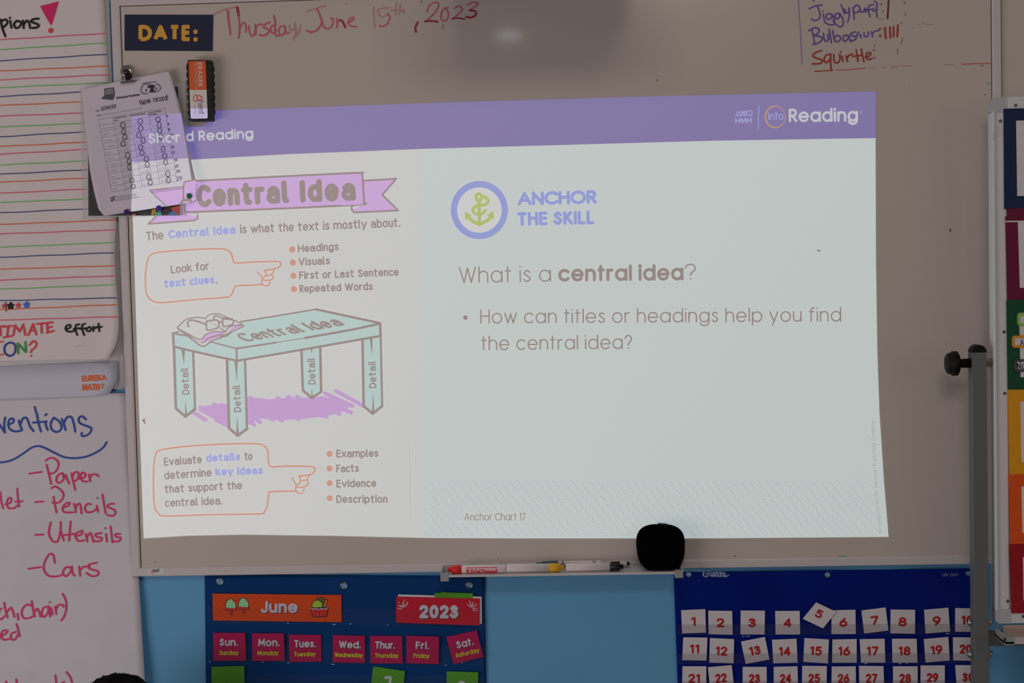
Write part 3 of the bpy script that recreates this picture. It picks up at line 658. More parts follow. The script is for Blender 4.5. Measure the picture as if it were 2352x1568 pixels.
c3.hand(b, '130 1102 126 1030 186 1092 181 1020', 14, K_GREEN, D1h, smooth=False); c3.hand(b, '210 1042 238 1014 262 1030 250 1060 225 1080 222 1095;222 1118 223 1120', 13, K_RED, D1h)
c3.hand(b, '540 1055 580 1048;588 1045 590 1046;604 1044 606 1045', 4, om('pencil', (120, 108, 106)), D1h)
b.build('handwriting', pad)
b = MB()
UND = [(-140, 246), (160, 256), (500, 273), (690, 279), (760, 284), (830, 284), (900, 287)]
rows = [(-470, y, interp(UND, y), y) for y in range(-140, 880, 60)] + [(-470, 900, 286, 893)]
grid_sheet(b, rows, om('chart_paper_under', (140, 128, 124)), lambda x, y: .006 + .0008 * math.sin(y * .01) + min(.003, max(0, (y - 700) / 200) ** 2 * .010), 10)
b.build('under_sheet', pad)

hdr = empty('header_strip', P(100, 880, .02), 'white printed header strip with orange lettering between two chart papers', 'paper strip')
b = MB(); Dh = lambda x, y: .0135 + .0006 * math.sin(x * .03)
grid_sheet(b, [(-470, 862, 269, 829), (-470, 890, 271, 872), (-470, 926, 252, 903), (-470, 932, 200, 913)], om('header_paper', (150, 139, 145)), Dh, 24); b.build('sheet', hdr)
b = MB(); OREU = om('eureka_orange', (172, 76, 36)); Di = lambda x, y: Dh(x, y) + .0006
text(b, 'EUREKA', (188, 876.5), (245, 873), 14, 3.4, OREU, Di, gap=.32); text(b, 'MATH', (189, 897), (229, 896), 15.5, 3.6, OREU, Di, gap=.3); text(b, '2', (231, 891), (240, 890), 10, 2.2, OREU, Di)
b.build('lettering', hdr)
b = MB(); b.stroke([(270, 832), (272, 900)], 1.6, om('header_line', (58, 54, 74)), Di, cap=False); b.build('edge_line', hdr)
b = MB(); b.poly([(276, 820), (283, 815), (287, 870), (289, 888), (279, 893), (268, 897), (276, 880)], M_TAPE, .0265); b.build('tape', hdr, 'clear tape at its right end')

EDGE2 = [(905, 287), (935, 290), (1000, 293), (1150, 303), (1290, 312), (1330, 319), (1568, 333), (1800, 347)]
def D2f(x, y):
    d = .0085 + .0012 * math.sin(x * .017 + y * .011) + .0010 * math.sin(y * .03 - x * .004) + .0005 * math.sin(y * .075 + x * .01)
    yc = 1000 - x * .05
    if y < yc: d += .010 * max(0, (1 - abs((y - (yc - 42)) / 42.0)))
    d += .002 * max(0, 1 - math.hypot(x - 275, (y - 1312) * 1.0) / 30)
    if x > 284 and y > 1000: d = min(d, .0108)
    if y > 1340: d += min(.012, (y - 1340) * .00006)
    return d
low = empty('inventions_chart', P(-80, 1200, .01), 'white chart paper with crimson handwritten word list below the lined chart', 'chart paper')
b = MB(); rows = []
for k in range(72):
    y = 902 + k * 13; rows.append((-460, y + 14, interp(EDGE2, y), y))
grid_sheet(b, rows, M_PAPER2, D2f, 44); b.build('sheet', low)
D2i = lambda x, y: D2f(x, y) + .0014
K_BLUE, K_CRIM = om('marker_deep_blue', (30, 46, 98), rough=.7), om('marker_crimson', (152, 34, 72), rough=.7)
b = MB(); cc = Crop(0, 920, 4.9)
cc.hand(b, '-50 230 0 280 52 360;52 360 45 260 56 190;90 266 140 250 150 210 112 204 90 260 110 320 170 346 240 336;208 222 225 280 246 330;225 272 256 200 300 200 336 290 376 342;388 70 415 170 436 270 460 348;370 246 440 242 522 234;508 240 518 290 536 332;508 165 520 150', 22, K_BLUE, D2i)
cc.hand(b, '602 195 570 250 580 322 640 352 690 312 670 240 602 190;693 205 715 260 738 332;712 262 750 190 800 185 826 250 846 350;966 210 920 175 884 200 895 250 960 280 1027 312 1000 372 940 400 915 385 920 360', 22, K_BLUE, D2i)
cc.hand(b, '-120 670 -20 692 60 688 150 660 250 600 350 530 430 510 500 530 600 580 720 634 850 646 980 625 1100 570 1165 520 1198 465', 21, K_BLUE, D2i)
cc.hand(b, '325 822 400 810 466 802;510 676 545 650 600 646 652 690 650 750 610 808 545 820;522 720 546 820 573 936;712 862 700 815 650 840 630 890 660 926 710 890 735 835 752 880 776 932;800 815 816 890 845 1005;808 862 840 805 876 810 880 850 850 900 822 905;890 880 940 866 960 830 925 808 903 850 925 902 985 910;998 828 1005 870 1016 908;1008 872 1036 830 1080 830 1108 852', 20, K_CRIM, D2i)
cc.hand(b, '0 1030 10 1120 32 1212;55 1166 110 1150 125 1106 95 1095 74 1150 90 1205 150 1210 190 1180;190 990 200 1100 211 1192;170 1136 252 1132;395 1140 440 1137 485 1135;578 986 610 965 660 985 712 1050 690 1120 640 1150 588 1146;600 1080 612 1160 633 1258;705 1200 760 1185 782 1150 740 1154 703 1200 720 1252 820 1256;828 1160 845 1210 850 1257;845 1216 870 1165 900 1170 914 1268', 20, K_CRIM, D2i)
cc.hand(b, '1022 1166 980 1160 954 1205 970 1250 1030 1252 1085 1215;1085 1180 1102 1252;1092 1094 1094 1096;1150 1055 1166 1150 1186 1267;1282 1160 1225 1165 1210 1196 1280 1226 1296 1266 1260 1296 1205 1285', 20, K_CRIM, D2i)
cd = Crop(0, 900, 2.347)
cd.hand(b, '188 770 232 768;272 703 262 760 280 800 308 806 324 750 326 700;325 745 342 800;379 698 375 750 371 802;345 771 402 764;402 776 435 769 442 748 412 760 408 780 420 802 452 800;460 764 470 806;465 786 486 760 502 806;546 760 514 766 520 780 546 786 540 803 504 804;570 765 575 806;566 733 568 734;594 724 600 766 605 811;646 765 620 766 625 780 649 786 640 804 611 804', 10, K_CRIM, D2i)
cd.hand(b, '153 953 186 948 219 943;294 921 286 880 265 874 240 915 235 955 260 990 310 993 340 980;386 950 355 944 337 975 355 993 380 966 386 940 390 975 402 990;425 940 431 991;428 962 450 942 482 940;521 920 480 930 479 950 526 966 526 986 495 992 464 975', 10, K_CRIM, D2i)
ce = Crop(0, 1220, 4.506)
ce.hand(b, '-10 830 -20 890 5 912 45 875;10 800 -5 810;40 738 55 820 76 892;65 842 110 790 132 830 146 887;180 852 186 916;326 770 270 760 224 820 236 890 290 900 346 872;325 722 340 810 356 882;345 852 380 800 402 830 417 882;502 775 450 790 428 850 455 886 492 840 502 780 516 882;525 790 541 862;514 731 516 733;568 778 580 856;575 822 600 765 650 763 656 782;645 644 680 720 682 810 656 890 630 922', 19, K_CRIM, D2i)
ce.hand(b, '0 1085 50 1062 76 1030 30 1028 8 1080 40 1122 112 1106;162 1040 115 1060 113 1110 150 1120 186 1062;168 958 186 1020 202 1087;165 1530 174 1590;60 1552 62 1590;570 1488 582 1590;660 1556 612 1586;684 1455 726 1510 748 1590;-30 1020 -10 1110', 19, K_CRIM, D2i)
b.build('handwriting', low)

# ------------------------------------------------------------------ things stuck to the whiteboard
b = MB(); b.slab([(286, 33.5), (489.5, 34), (488, 117), (286, 116)], BD, BD + .0015, om('navy_magnet', (10, 14, 34), rough=.6))
dm = b.build('date_magnet', None, 'navy magnetic strip reading DATE in orange at top of the whiteboard', 'magnet')
b = MB(); text(b, 'DATE', (318, 94.5), (440, 94.5), 37.5, 9.2, om('date_gold', (206, 142, 52)), BD + .0019, gap=.42, ends=False); 
for yy in (73, 90.5): b.disc(449, yy, 5.2, om('date_gold', (206, 142, 52)), BD + .0019, n=20)
b.build('lettering', dm)
# eraser
ez = Crop(180, 120, 3.919)
def wav(x0, y0, x1, y1, n, amp):
    q = []
    for i in range(n * 8 + 1):
        t = i / (n * 8); q.append((x0 + (x1 - x0) * t + amp * (abs(math.sin(PI * n * t)) - .5), y0 + (y1 - y0) * t))
    return q
er = empty('board_eraser', P(457, 206, .03), 'black wavy-edged board eraser with orange and white label', 'eraser')
b = MB()
L = [(430 - 0.0, 138)] + [(x, y) for x, y in wav(428.5, 146, 433, 268, 7, -3)] + [(433, 275)]
R = [(486, 274)] + [(x, y) for x, y in reversed(wav(483.5, 146, 486.5, 262, 7, 3))] + [(482.5, 138), (479, 137)]
ptsE = [(432, 137.5)] + L[1:] + [(436, 277), (484, 276)] + R[:-1]
b.slab(ptsE, BD, .046, om('eraser_black', (12, 12, 13), rough=.7)); b.build('body', er, bevel=.0015)
b = MB(); b.slab([(433.5, 140.5), (472, 139.5), (474.5, 206), (435.2, 206.5)], .0462, .0468, om('eraser_orange', (196, 76, 34))); o_ = b.build('orange_label', er)
b = MB(); b.slab([(435.2, 206.7), (474.5, 206.2), (477, 269), (475, 272), (440, 272.5), (438, 271)], .0462, .0468, om('eraser_white', (176, 160, 154))); w_ = b.build('white_label', er)
b = MB(); DE = .0472
text(b, 'ERASER', (453.5, 143.5), (455.5, 199), 10, 1.9, om('label_pale', (196, 168, 156)), DE, up=(10.5, -.3), gap=.36)
b.stroke([(450, 141), (451, 206)], .9, om('label_pale', (196, 168, 156)), DE); b.stroke([(446.5, 146), (447, 193)], .5, om('label_pale', (196, 168, 156)), DE)
b.build('lettering', o_)
b = MB(); gr = om('ghent_red', (176, 66, 50)); gd = om('ghent_grey', (84, 70, 76))
ez.hand(b, '1105 402 1085 388 1070 402 1076 425 1098 430 1112 415 1105 395;1070 398 1062 440 1040 435 1036 405 1052 385 1068 392', 8, gr, DE)
text(b, 'hent', (453.8, 231), (455.5, 262), 14, 1.5, gd, DE, up=(14, 0)); b.stroke([(447.5, 242), (448.5, 262)], .8, gd, DE)
b.build('lettering', w_)
b = MB(); b.poly([(437.2, 249), (476.3, 248.5), (477, 269), (475, 272), (440, 272.5), (438, 271)], pm('label_tint', (176, 164, 200)), DE - .0002); b.build('projected_edge', er, 'strip of lilac projector light on the label')  # glowing patch paints the projector light on the eraser

# sleeve with a poster behind the record sheet
sl = empty('sheet_protector', P(305, 345, .026), 'clear plastic sleeve holding a dark poster, hanging behind the record sheet', 'sleeve')
DS = .0262
b = MB(); b.slab([(200, 205), (411, 196), (420, 494), (202, 496)], DS, DS + .0004, om('poster_border', (168, 152, 168), rough=.5)); b.build('poster', sl)
b = MB(); b.poly([(202, 210), (409, 199), (413, 494), (203, 495.5)], mat('poster_black', (.022, .022, .024), rough=.25, bump=.6, bump_scale=90, stretch=(1, 1, .3)), DS + .0006); 
for t, c in (('660 1420 690 1405 700 1440 668 1470 655 1470', (196, 140, 50)), ('700 1440 740 1430 750 1470 680 1470', (60, 130, 105)), ('770 1410 830 1400 820 1470 750 1470', (30, 18, 20)), ('830 1400 912 1380 912 1470 870 1470', (176, 60, 45)), ('820 1440 860 1428 890 1445 892 1470 808 1470', (86, 130, 190)), ('480 1462 500 1452 515 1460 512 1470 480 1470', (200, 110, 80)), ('560 1440 640 1425 640 1470 560 1470', (30, 30, 34))):
    b.poly(ez.pts(t), om('poster_%d_%d_%d' % c, c), DS + .0009)
b.build('poster_picture', sl)
b = MB(); b.slab([(184, 196), (424, 190), (427, 494), (191, 500)], DS - .0006, DS - .0003, M_SLEEVE)
b.poly([(184, 196), (424, 190), (427, 494), (191, 500)], clear_mat('sleeve_front', .06, rough=.18), DS + .0014)
for a, c_ in (((184, 196), (191, 500)), ((191, 499), (427, 493)), ((424, 190), (427, 494))): b.stroke([a, lerp(a, c_, .5), c_], 3, M_TAPE, DS + .0018)
b.build('plastic', sl)

# record sheet hanging from a magnet clip
def D3f(x, y):
    u = (x - 190) / 250.0; v = (y - 165) / 330.0
    d = .0325 + .004 * math.sin(PI * max(0, min(1, u))) * (1 - v)
    d += .010 * max(0, (.22 - u)) ** 1 * (1.2 * v + .3) * 2.2
    d += .010 * max(0, u - .80 - .05 * math.sin(v * 5)) * 1.5 * math.sin(PI * min(1, max(0, v)))
    return d
rs = empty('record_sheet', P(300, 330, .033), 'white printed record sheet with circled marks hanging at the whiteboard corner', 'paper')
LE = [(0, 188, 204), (.06, 187.5, 212), (.2, 192, 262), (.4, 202, 345), (.55, 206, 390), (.75, 216, 440), (.88, 226, 480), (1, 239, 496)]
RE = [(0, 386.5, 163), (.06, 392, 170), (.2, 405, 215), (.4, 417, 262), (.55, 429, 320), (.75, 441, 380), (.88, 451, 425), (1, 449, 464)]
def tb3(T, v):
    for (a, x0, y0), (c, x1, y1) in zip(T, T[1:]):
        if v <= c: return (x0 + (x1 - x0) * (v - a) / (c - a), y0 + (y1 - y0) * (v - a) / (c - a))
    return T[-1][1:]
b = MB(); rows = []
for k in range(41):
    a = tb3(LE, k / 40); c_ = tb3(RE, k / 40); rows.append((*a, *c_))
grid_sheet(b, rows, om('record_paper', (150, 134, 138), rough=.8), D3f, 30, .0004); sh = b.build('sheet', rs)
D3 = lambda e: (lambda x, y: D3f(x, y) + e)
b = MB(); c2 = Crop(180, 120, 3.919)
PT = om('print_grey', (84, 76, 80)); PTL = om('print_light', (118, 108, 112)); PK = om('print_black', (30, 26, 28)); PEN = om('pen_black', (24, 22, 28))
TL_, TR_, BR_, BL_ = c2.pts('178 605 778 505 885 1160 297 1258')
q = (TL_, TR_, BR_, BL_)
us = [0, .212, .47, .745, 1]; vs = [0, .082] + [.082 + (1 - .082) * k / 11 for k in range(1, 12)]
for u in us: b.stroke([quad_pt(q, u, k / 8) for k in range(9)], .55, PT, D3(.0012), cap=False)
for v in vs: b.stroke([quad_pt(q, k / 8, v) for k in range(9)], .55, PT, D3(.0012), cap=False)
tri = math.hypot(1, .0)
def small(s, a, c_, cap, w, m): text(b, s, c2.p(*a), c2.p(*c_), cap, w, m, D3(.0012))
small('I completed my', (318, 600), (432, 582), 3.6, .8, PT); small('work.', (320, 622), (358, 616), 3.6, .8, PT)
small('Follow directions.', (472, 577), (602, 556), 3.6, .8, PT); small('I used calming', (632, 552), (744, 534), 3.6, .8, PT); small('strategies.', (636, 572), (706, 561), 3.6, .8, PT)
small('Date:', (157, 536), (188, 530), 3.5, .8, PT); b.stroke(c2.pts('195 533 365 505'), .5, PTL, D3(.0012))
small('Goal:', (165, 577), (198, 571), 3.5, .9, PT); small('I will follow directions the first time and complete my work.', (207, 572), (580, 508), 3.2, .6, PTL)
small('Chanze Perkins', (340, 422), (552, 390), 5, 1.3, PK)
for k, s in enumerate(('Community Circle', "Reader's", 'Foundations', 'Social Skills', 'Lunch', "Writer's", 'Social Studies', 'Specialty', 'Lunch', 'Recess', 'Math')):
    p0 = quad_pt(q, .035, vs[k + 1] + .058); p1 = quad_pt(q, min(.2, .035 + .0105 * len(s)), vs[k + 1] + .058)
    text(b, s, p0, p1, 2.8, .5, PTL, D3(.0012))
cols = [[(400, 655), (408, 712), (418, 763), (402, 823), (436, 878), (443, 928), (456, 982), (460, 1035), (478, 1090), (482, 1150), (493, 1207)],
        [(557, 622), (561, 685), (545, 745), (583, 793), (560, 855), (572, 907), (612, 960), (620, 1010), (635, 1065), (635, 1122), (648, 1172)],
        [(717, 602), (727, 655), (733, 705), (743, 763), (750, 822), (764, 873), (778, 932), (787, 990), (800, 1035), (805, 1095), (812, 1150)]]
base = [(345, 664), (500, 638), (662, 607)]
for ci, (bx, by) in enumerate(base):
    for k in range(11):
        for j in range(3):
            x = bx + 9.2 * k + 28 * j; y = by + 55.5 * k - 4.5 * j
            cx_, cy_ = c2.p(x, y)
            b.stroke([(cx_ + 2.3 * math.cos(t / 5 * PI), cy_ + 2.8 * math.sin(t / 5 * PI)) for t in range(11)], .55, PTL, D3(.0012), cap=False)
            b.stroke([(cx_ - .9, cy_ + .6), (cx_, cy_ + 1.1), (cx_ + .9, cy_ + .6)], .4, PTL, D3(.0012), cap=False)
for (x0, y0, x1, y1) in ((318, 1304, 522, 1275), (318, 1322, 524, 1290), (318, 1338, 552, 1302), (655, 1252, 915, 1213), (655, 1266, 945, 1223)):
    for k in range(18):
        t0 = k / 18; t1 = (k + .72) / 18
        b.stroke([c2.p(x0 + (x1 - x0) * t0, y0 + (y1 - y0) * t0), c2.p(x0 + (x1 - x0) * t1, y0 + (y1 - y0) * t1)], 1.3, PT, D3(.0012), cap=False)
b.build('printed_form', sh)
b = MB()
b.poly(c2.pts('232 327 318 316 326 383 234 392'), om('laptop_dark', (44, 40, 42)), D3(.0013)); b.poly(c2.pts('240 334 312 324 317 374 242 384'), om('laptop_screen', (84, 76, 78)), D3(.0016)); b.poly(c2.pts('230 392 326 386 310 430 202 418'), om('laptop_base', (50, 46, 48)), D3(.0013))
c2.hand(b, '640 285 590 292 566 320 566 350 580 370 625 372;700 285 730 300 736 335 700 355;575 280 700 265', 6, PK, D3(.0013))
b.poly(c2.pts('640 350 650 325 618 315 630 298 660 290 690 300 682 318 672 325 690 352 700 360 640 362'), PK, D3(.0014)); c2.hand(b, '604 335 615 340 606 352;694 318 704 326 696 336', 7, PK, D3(.0014))
b.build('printed_pictures', sh)
b = MB()
rr = random.Random(2)
for ci in range(3):
    for k, (x, y) in enumerate(cols[ci]):
        faint = (k in (4, 8) and ci != 1) or (ci == 1 and k == 8)
        cx_, cy_ = c2.p(x, y); a = rr.uniform(4.0, 4.9); h = rr.uniform(5.2, 6.8); t0 = rr.uniform(-2, -1.2)
        b.stroke([(cx_ + a * math.cos(t0 + t / 9 * PI) * (1 + .012 * t), cy_ + h * math.sin(t0 + t / 9 * PI)) for t in range(19)], .6 if faint else 1.3, PTL if faint else PEN, D3(.0018), cap=False)
for s, x, y, cap in (('3', 803, 585, 6), ('6', 815, 655, 6.5), ('8', 822, 706, 6.5), ('10', 842, 757, 6.5), ('12', 850, 808, 6), ('14', 848, 866, 6.5), ('17', 855, 920, 7), ('20', 880, 980, 6), ('25', 886, 1037, 6.5), ('26', 900, 1082, 7), ('29', 910, 1155, 10)):
    w_ = cap * .62 * len(s); cx_, cy_ = c2.p(x, y); text(b, s, (cx_ - w_ / 2, cy_ + 1), (cx_ + w_ / 2, cy_ - 1), cap, 1.05, PEN, D3(.0018))
text(b, '5/24/23', c2.p(205, 524), c2.p(338, 498), 8, 1.2, PEN, D3(.0018), lean=.12)
text(b, 'New', c2.p(562, 480), c2.p(655, 452), 13, 1.2, PEN, D3(.0018), lean=-.1); text(b, 'record!', c2.p(676, 450), c2.p(806, 432), 12.5, 1.2, PEN, D3(.0018))
c2.hand(b, '292 1305 300 1318 318 1295;292 1328 302 1340 318 1318', 7, PEN, D3(.0018))
b.build('pen_marks', sh)
# projector light painted on the sheet as glowing patches
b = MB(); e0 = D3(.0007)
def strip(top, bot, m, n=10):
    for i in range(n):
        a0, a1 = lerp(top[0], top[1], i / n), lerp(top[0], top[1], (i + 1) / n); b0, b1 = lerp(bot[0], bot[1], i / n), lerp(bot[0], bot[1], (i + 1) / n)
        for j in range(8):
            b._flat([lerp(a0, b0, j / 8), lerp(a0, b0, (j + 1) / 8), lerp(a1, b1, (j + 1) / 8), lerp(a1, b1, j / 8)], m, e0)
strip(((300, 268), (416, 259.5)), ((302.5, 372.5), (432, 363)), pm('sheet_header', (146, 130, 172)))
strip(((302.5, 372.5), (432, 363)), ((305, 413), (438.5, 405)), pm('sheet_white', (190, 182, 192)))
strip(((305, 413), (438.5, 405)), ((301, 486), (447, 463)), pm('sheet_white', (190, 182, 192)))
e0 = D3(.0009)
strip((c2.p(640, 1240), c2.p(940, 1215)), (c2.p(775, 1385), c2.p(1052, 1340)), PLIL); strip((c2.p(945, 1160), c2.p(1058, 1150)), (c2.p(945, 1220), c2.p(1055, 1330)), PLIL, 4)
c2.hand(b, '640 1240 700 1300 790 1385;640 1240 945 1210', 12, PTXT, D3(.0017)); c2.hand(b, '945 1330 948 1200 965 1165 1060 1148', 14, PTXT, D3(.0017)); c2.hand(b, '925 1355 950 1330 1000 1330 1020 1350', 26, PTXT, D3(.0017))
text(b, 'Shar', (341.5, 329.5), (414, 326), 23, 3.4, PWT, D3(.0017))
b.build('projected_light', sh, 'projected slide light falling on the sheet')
mc = empty('magnet_clip', P(293, 172, .03), 'round steel magnet clip holding the record sheet', 'clip')
b = MB(); b.lathe(P(293, 165, BD), (0, -1, 0), [(0, .0135), (.005, .0135), (.007, .0125), (.0075, .0)], M_STEEL, 28); b.build('magnet', mc)
b = MB(); b.lathe(P(291.5, 167, BD + .0076), (0, -1, 0), [(0, .0075), (.006, .007), (.010, .004), (.011, 0)], mat('dark_steel', (.10, .09, .085), rough=.3, metal=1), 20)
b.slab([(287, 170), (296, 168), (297, 182), (288, 183)], BD + .008, .045, M_BLACK); b.build('spring_neck', mc)
b = MB(); b.slab([(276, 187), (307.5, 183), (308, 187.5), (277, 191)], .030, .047, mat('clip_steel', (.30, .28, .26), rough=.3, metal=1)); b.build('jaw', mc, bevel=.0008)
for nm, x, y, c, lab in (('ball_magnet', 436, 450, (14, 76, 48), 'green ball magnet pinning the sheet corner'), ('ball_magnet', 366, 478, (50, 28, 108), 'violet ball magnet at bottom middle of the record sheet'), ('ball_magnet', 292, 487, (34, 18, 58), 'dark purple ball magnet at bottom left of the record sheet')):
    b = MB(); r = .0062
    b.lathe(P(x, y, D3f(x, y) + .0008), (0, -1, 0), [(0, r * .75), (r * .3, r), (r * .9, r * .95), (r * 1.4, r * .6), (r * 1.6, 0)], om('magnet_%d' % c[0], c, rough=.2), 18)
    b.build(nm, None, lab, 'magnet', 'ball magnets on the record sheet')

# ------------------------------------------------------------------ marker tray, pens, puck
tr = empty('marker_tray', P(1290, 1318, .04), 'narrow grey marker tray clipped under the whiteboard', 'tray')
ta = P(1012, 1317, .075); tb_ = P(1569, 1313, .075); zt = P(1290, 1316.5, .075).z
x0t, x1t = ta.x, tb_.x
b = MB(); b.box((x0t + .004, -.078, zt - .0035), (x1t - .004, -.020, zt), M_ALU); b.box((x0t + .004, -.080, zt - .0035), (x1t - .004, -.077, zt + .0006), M_ALU); b.box((x0t + .004, -.0255, zt), (x1t - .004, -.0235, zt + .004), M_ALU); b.build('shelf', tr)
for xa, xb in ((x0t, x0t + .017), (x1t - .017, x1t)):
    b = MB(); b.box((xa, -.081, zt - .012), (xb, -.0247, zt + .0005), M_GREYPL); b.box((xa, -.081, zt), (xb, -.070, zt + .004), M_GREYPL); b.box((xa if xa == x0t else xb - .004, -.08, zt), (xa + .004 if xa == x0t else xb, -.0247, zt + .010), M_GREYPL)
    b.build('end_cap', tr, bevel=.001)
def marker(xa, xb, d, r, capx, flip, bodym, capm, label, ctr=None, name='dry_erase_marker', tip=True):
    """lying marker between pixel columns xa..xb; the cap spans capx"""
    xw = lambda px: P(px, 1305, d).x
    z = zt + r + .0003
    o = empty(name, ((xw(xa) + xw(xb)) / 2, -d, z), label, 'marker', 'markers lying in the tray')
    L0, L1 = xw(xa), xw(xb); c0, c1 = xw(capx[0]), xw(capx[1])
    b = MB()
    if flip: b.lathe((c1, -d, z), (1, 0, 0), [(0, r), (L1 - c1 - .001, r), (L1 - c1, r * .9)], bodym, 24)
    else: b.lathe((L0, -d, z), (1, 0, 0), [(0, r * .9), (.001, r), (c0 - L0, r)], bodym, 24)
    b.build('barrel', o)
    b = MB(); cl = c1 - c0
    pr = [(0, r * 1.06), (cl * .72, r * 1.0), (cl * .74, r * .6), (cl * .98, r * .55), (cl, r * .4)]
    if flip: b.lathe((c1, -d, z), (-1, 0, 0), pr, capm, 24)
    else: b.lathe((c0, -d, z), (1, 0, 0), pr, capm, 24)
    b.build('cap', o)
    return o, z
WHP = om('marker_white', (186, 164, 158), rough=.4)
o, z = marker(1029, 1161, .062, .0086, (1029, 1060), True, WHP, om('cap_red', (160, 20, 24), rough=.35), 'red capped marker with red label, first in the tray')
b = MB(); mr = om('expo_red', (164, 24, 44)); dd = .062 + .0089
def band(xa, xb, m, e=.0002, a0=-.9, a1=.62):
    n = 8; xw = lambda px: P(px, 1305, .062).x
    for k in range(n):
        t0 = a0 + (a1 - a0) * k / n; t1 = a0 + (a1 - a0) * (k + 1) / n; R = .0086 + e
        q_ = [(xw(xa), t1), (xw(xa), t0), (xw(xb), t0), (xw(xb), t1)]
        b.face([(x_, -.062 - R * math.cos(t), z + R * math.sin(t)) for x_, t in q_], m, True)
band(1072, 1142, mr); band(1073, 1142, WHP, .0003, .18, .40)
text(b, 'EXPO', (1076, 1313.6), (1112, 1313.2), 8, 1.7, WHP, dd + .0004, lean=.25, gap=.3); b.poly([(1115, 1306), (1138, 1306), (1138, 1310.5), (1115, 1310.5)], WHP, dd + .0004); text(b, 'low odor', (1117, 1309.6), (1136, 1309.6), 2.6, .5, mr, dd + .0006)
b.build('printed_band', o, 'red printed band')
marker(1163, 1295, .060, .0088, (1262, 1295), False, WHP, om('cap_yellow', (206, 144, 24), rough=.35), 'white marker with yellow cap, middle of the tray')
o, z = marker(1300, 1432, .059, .0084, (1401, 1432), False, WHP, mat('cap_black', (.012, .009, .009), rough=.3), 'white marker with black cap, right of the yellow one')
b = MB(); xw = lambda px: P(px, 1305, .059).x; b.box((xw(1404), -.0605, z + .0086), (xw(1425), -.0575, z + .0108), mat('cap_black', (.012, .009, .009), rough=.3)); b.build('clip', o)
zs = zt; zt = zt + .0075
o, z = marker(1232, 1381, .036, .0050, (1232, 1282), True, WHP, om('cap_teal', (30, 48, 58), rough=.4), 'thin white marker with dark teal cap lying behind the others')
b = MB(); xw = lambda px: P(px, 1305, .036).x
for a_ in (1290, 1293, 1362, 1366): b.tube((xw(a_), -.036, z), (xw(a_ + 1.6), -.036, z), .00515, .00515, om('stripe_dark', (46, 42, 46)), 20)
b.build('printed_stripes', o)
marker(1418, 1447, .044, .0042, (1440, 1447), False, WHP, mat('cap_black', (.012, .009, .009), rough=.3), 'short white pen with black tip near the black puck')
zt = zs
b = MB(); b.slab([(1432, 1306), (1500, 1305), (1500, 1312), (1432, 1313)], .040, .042, om('pale_blue_strip', (150, 160, 164))); b.build('paper_strip', None, 'pale blue paper strip lying in the tray by the puck', 'paper')
# black puck: rounded square standing in the tray
pk = empty('rounded_puck', P(1518, 1312, .05), 'black rounded-square device standing at the right end of the tray', 'device')
def sup(cx, cy, a, h, n, e=2.8, tw=.0):
    q_ = []
    for k in range(n):
        t = 2 * PI * k / n; c_, s_ = math.cos(t), math.sin(t)
        x = math.copysign(abs(c_) ** (2 / e), c_) * a; y = math.copysign(abs(s_) ** (2 / e), s_) * h
        q_.append((cx + x * (1 - .065 * y / h) + .03 * y, cy + y))
    return q_
b = MB(); N = 56; V = []; F = []
ctr = (1517.5, 1258)
layers = [(.94, .034), (1.0, .038), (1.0, .058), (.985, .0625), (.93, .066), (.80, .068), (.3, .0688)]
for sc, d in layers:
    for x, y in sup(ctr[0], ctr[1], 55.5 * sc, 55 * sc, N): V.append(P(x, y, d))
for i in range(len(layers) - 1):
    for k in range(N): F.append((i * N + (k + 1) % N, i * N + k, (i + 1) * N + k, (i + 1) * N + (k + 1) % N))
F.append(tuple((len(layers) - 1) * N + N - 1 - k for k in range(N))); F.append(tuple(range(N)))
b.mesh(V, F, M_FLAT, True); b.build('shell', pk)
b = MB(); tp = sup(ctr[0], ctr[1], 55.5, 55, 56)
b.slab([(1512, 1202.4), (1533, 1204.4), (1533, 1207), (1512, 1206)], .042, .056, om('puck_grey', (28, 32, 32))); b.build('top_button', pk)

# ------------------------------------------------------------------ pocket charts under the whiteboard
def fab_mat(name, c, e=(.30, .25, .23)):
    return mat(name, obs(c, e), rough=.75, noise_amt=.12, noise_scale=5, bump=.25, bump_scale=700, spec=.04)
M_FAB1, M_FAB2 = fab_mat('navy_fabric', (8, 33, 66)), fab_mat('royal_fabric', (4, 14, 68))
def Fc1(x, y): return .0055 + .0016 * math.sin(x * .012 + 1) * math.cos(y * .006) + .0010 * math.sin(x * .031 + y * .02) + .0018 * math.exp(-((x - 783) / 7.0) ** 2)
def Fc2(x, y):
    f = .0035 * math.sin((x - y * 1.3) * .016) * max(0, 1 - (y - 1300) / 120) * (1 if y < 1420 else 0)
    return .0065 + f + .0012 * math.sin(x * .010 + 2) + .0008 * math.sin(x * .03 + y * .015)
cal = empty('calendar_pocket_chart', P(795, 1440, .005), 'dark navy calendar pocket chart hanging under the left half of the whiteboard', 'pocket chart')
b = MB(); rows = []
for k in range(46):
    y = 1320 + k * 13; rows.append((470 + (y - 1320) * .012, y + (-1 if k == 0 else 0), 1113 + (y - 1320) * .016, y + 3))
grid_sheet(b, rows, M_FAB1, Fc1, 60, .0012); b.build('fabric', cal)
hun = empty('hundreds_pocket_chart', P(1900, 1440, .005), 'royal blue pocket chart with number cards hanging under the right half of the whiteboard', 'pocket chart')
b = MB(); rows = []
for k in range(46):
    y = 1306 + k * 13; rows.append((1547 + (y - 1306) * .036, y + (8 if k == 0 else 4), 2257 + (y - 1306) * .02, y - 1))
grid_sheet(b, rows, M_FAB2, Fc2, 70, .0012); b.build('fabric', hun)
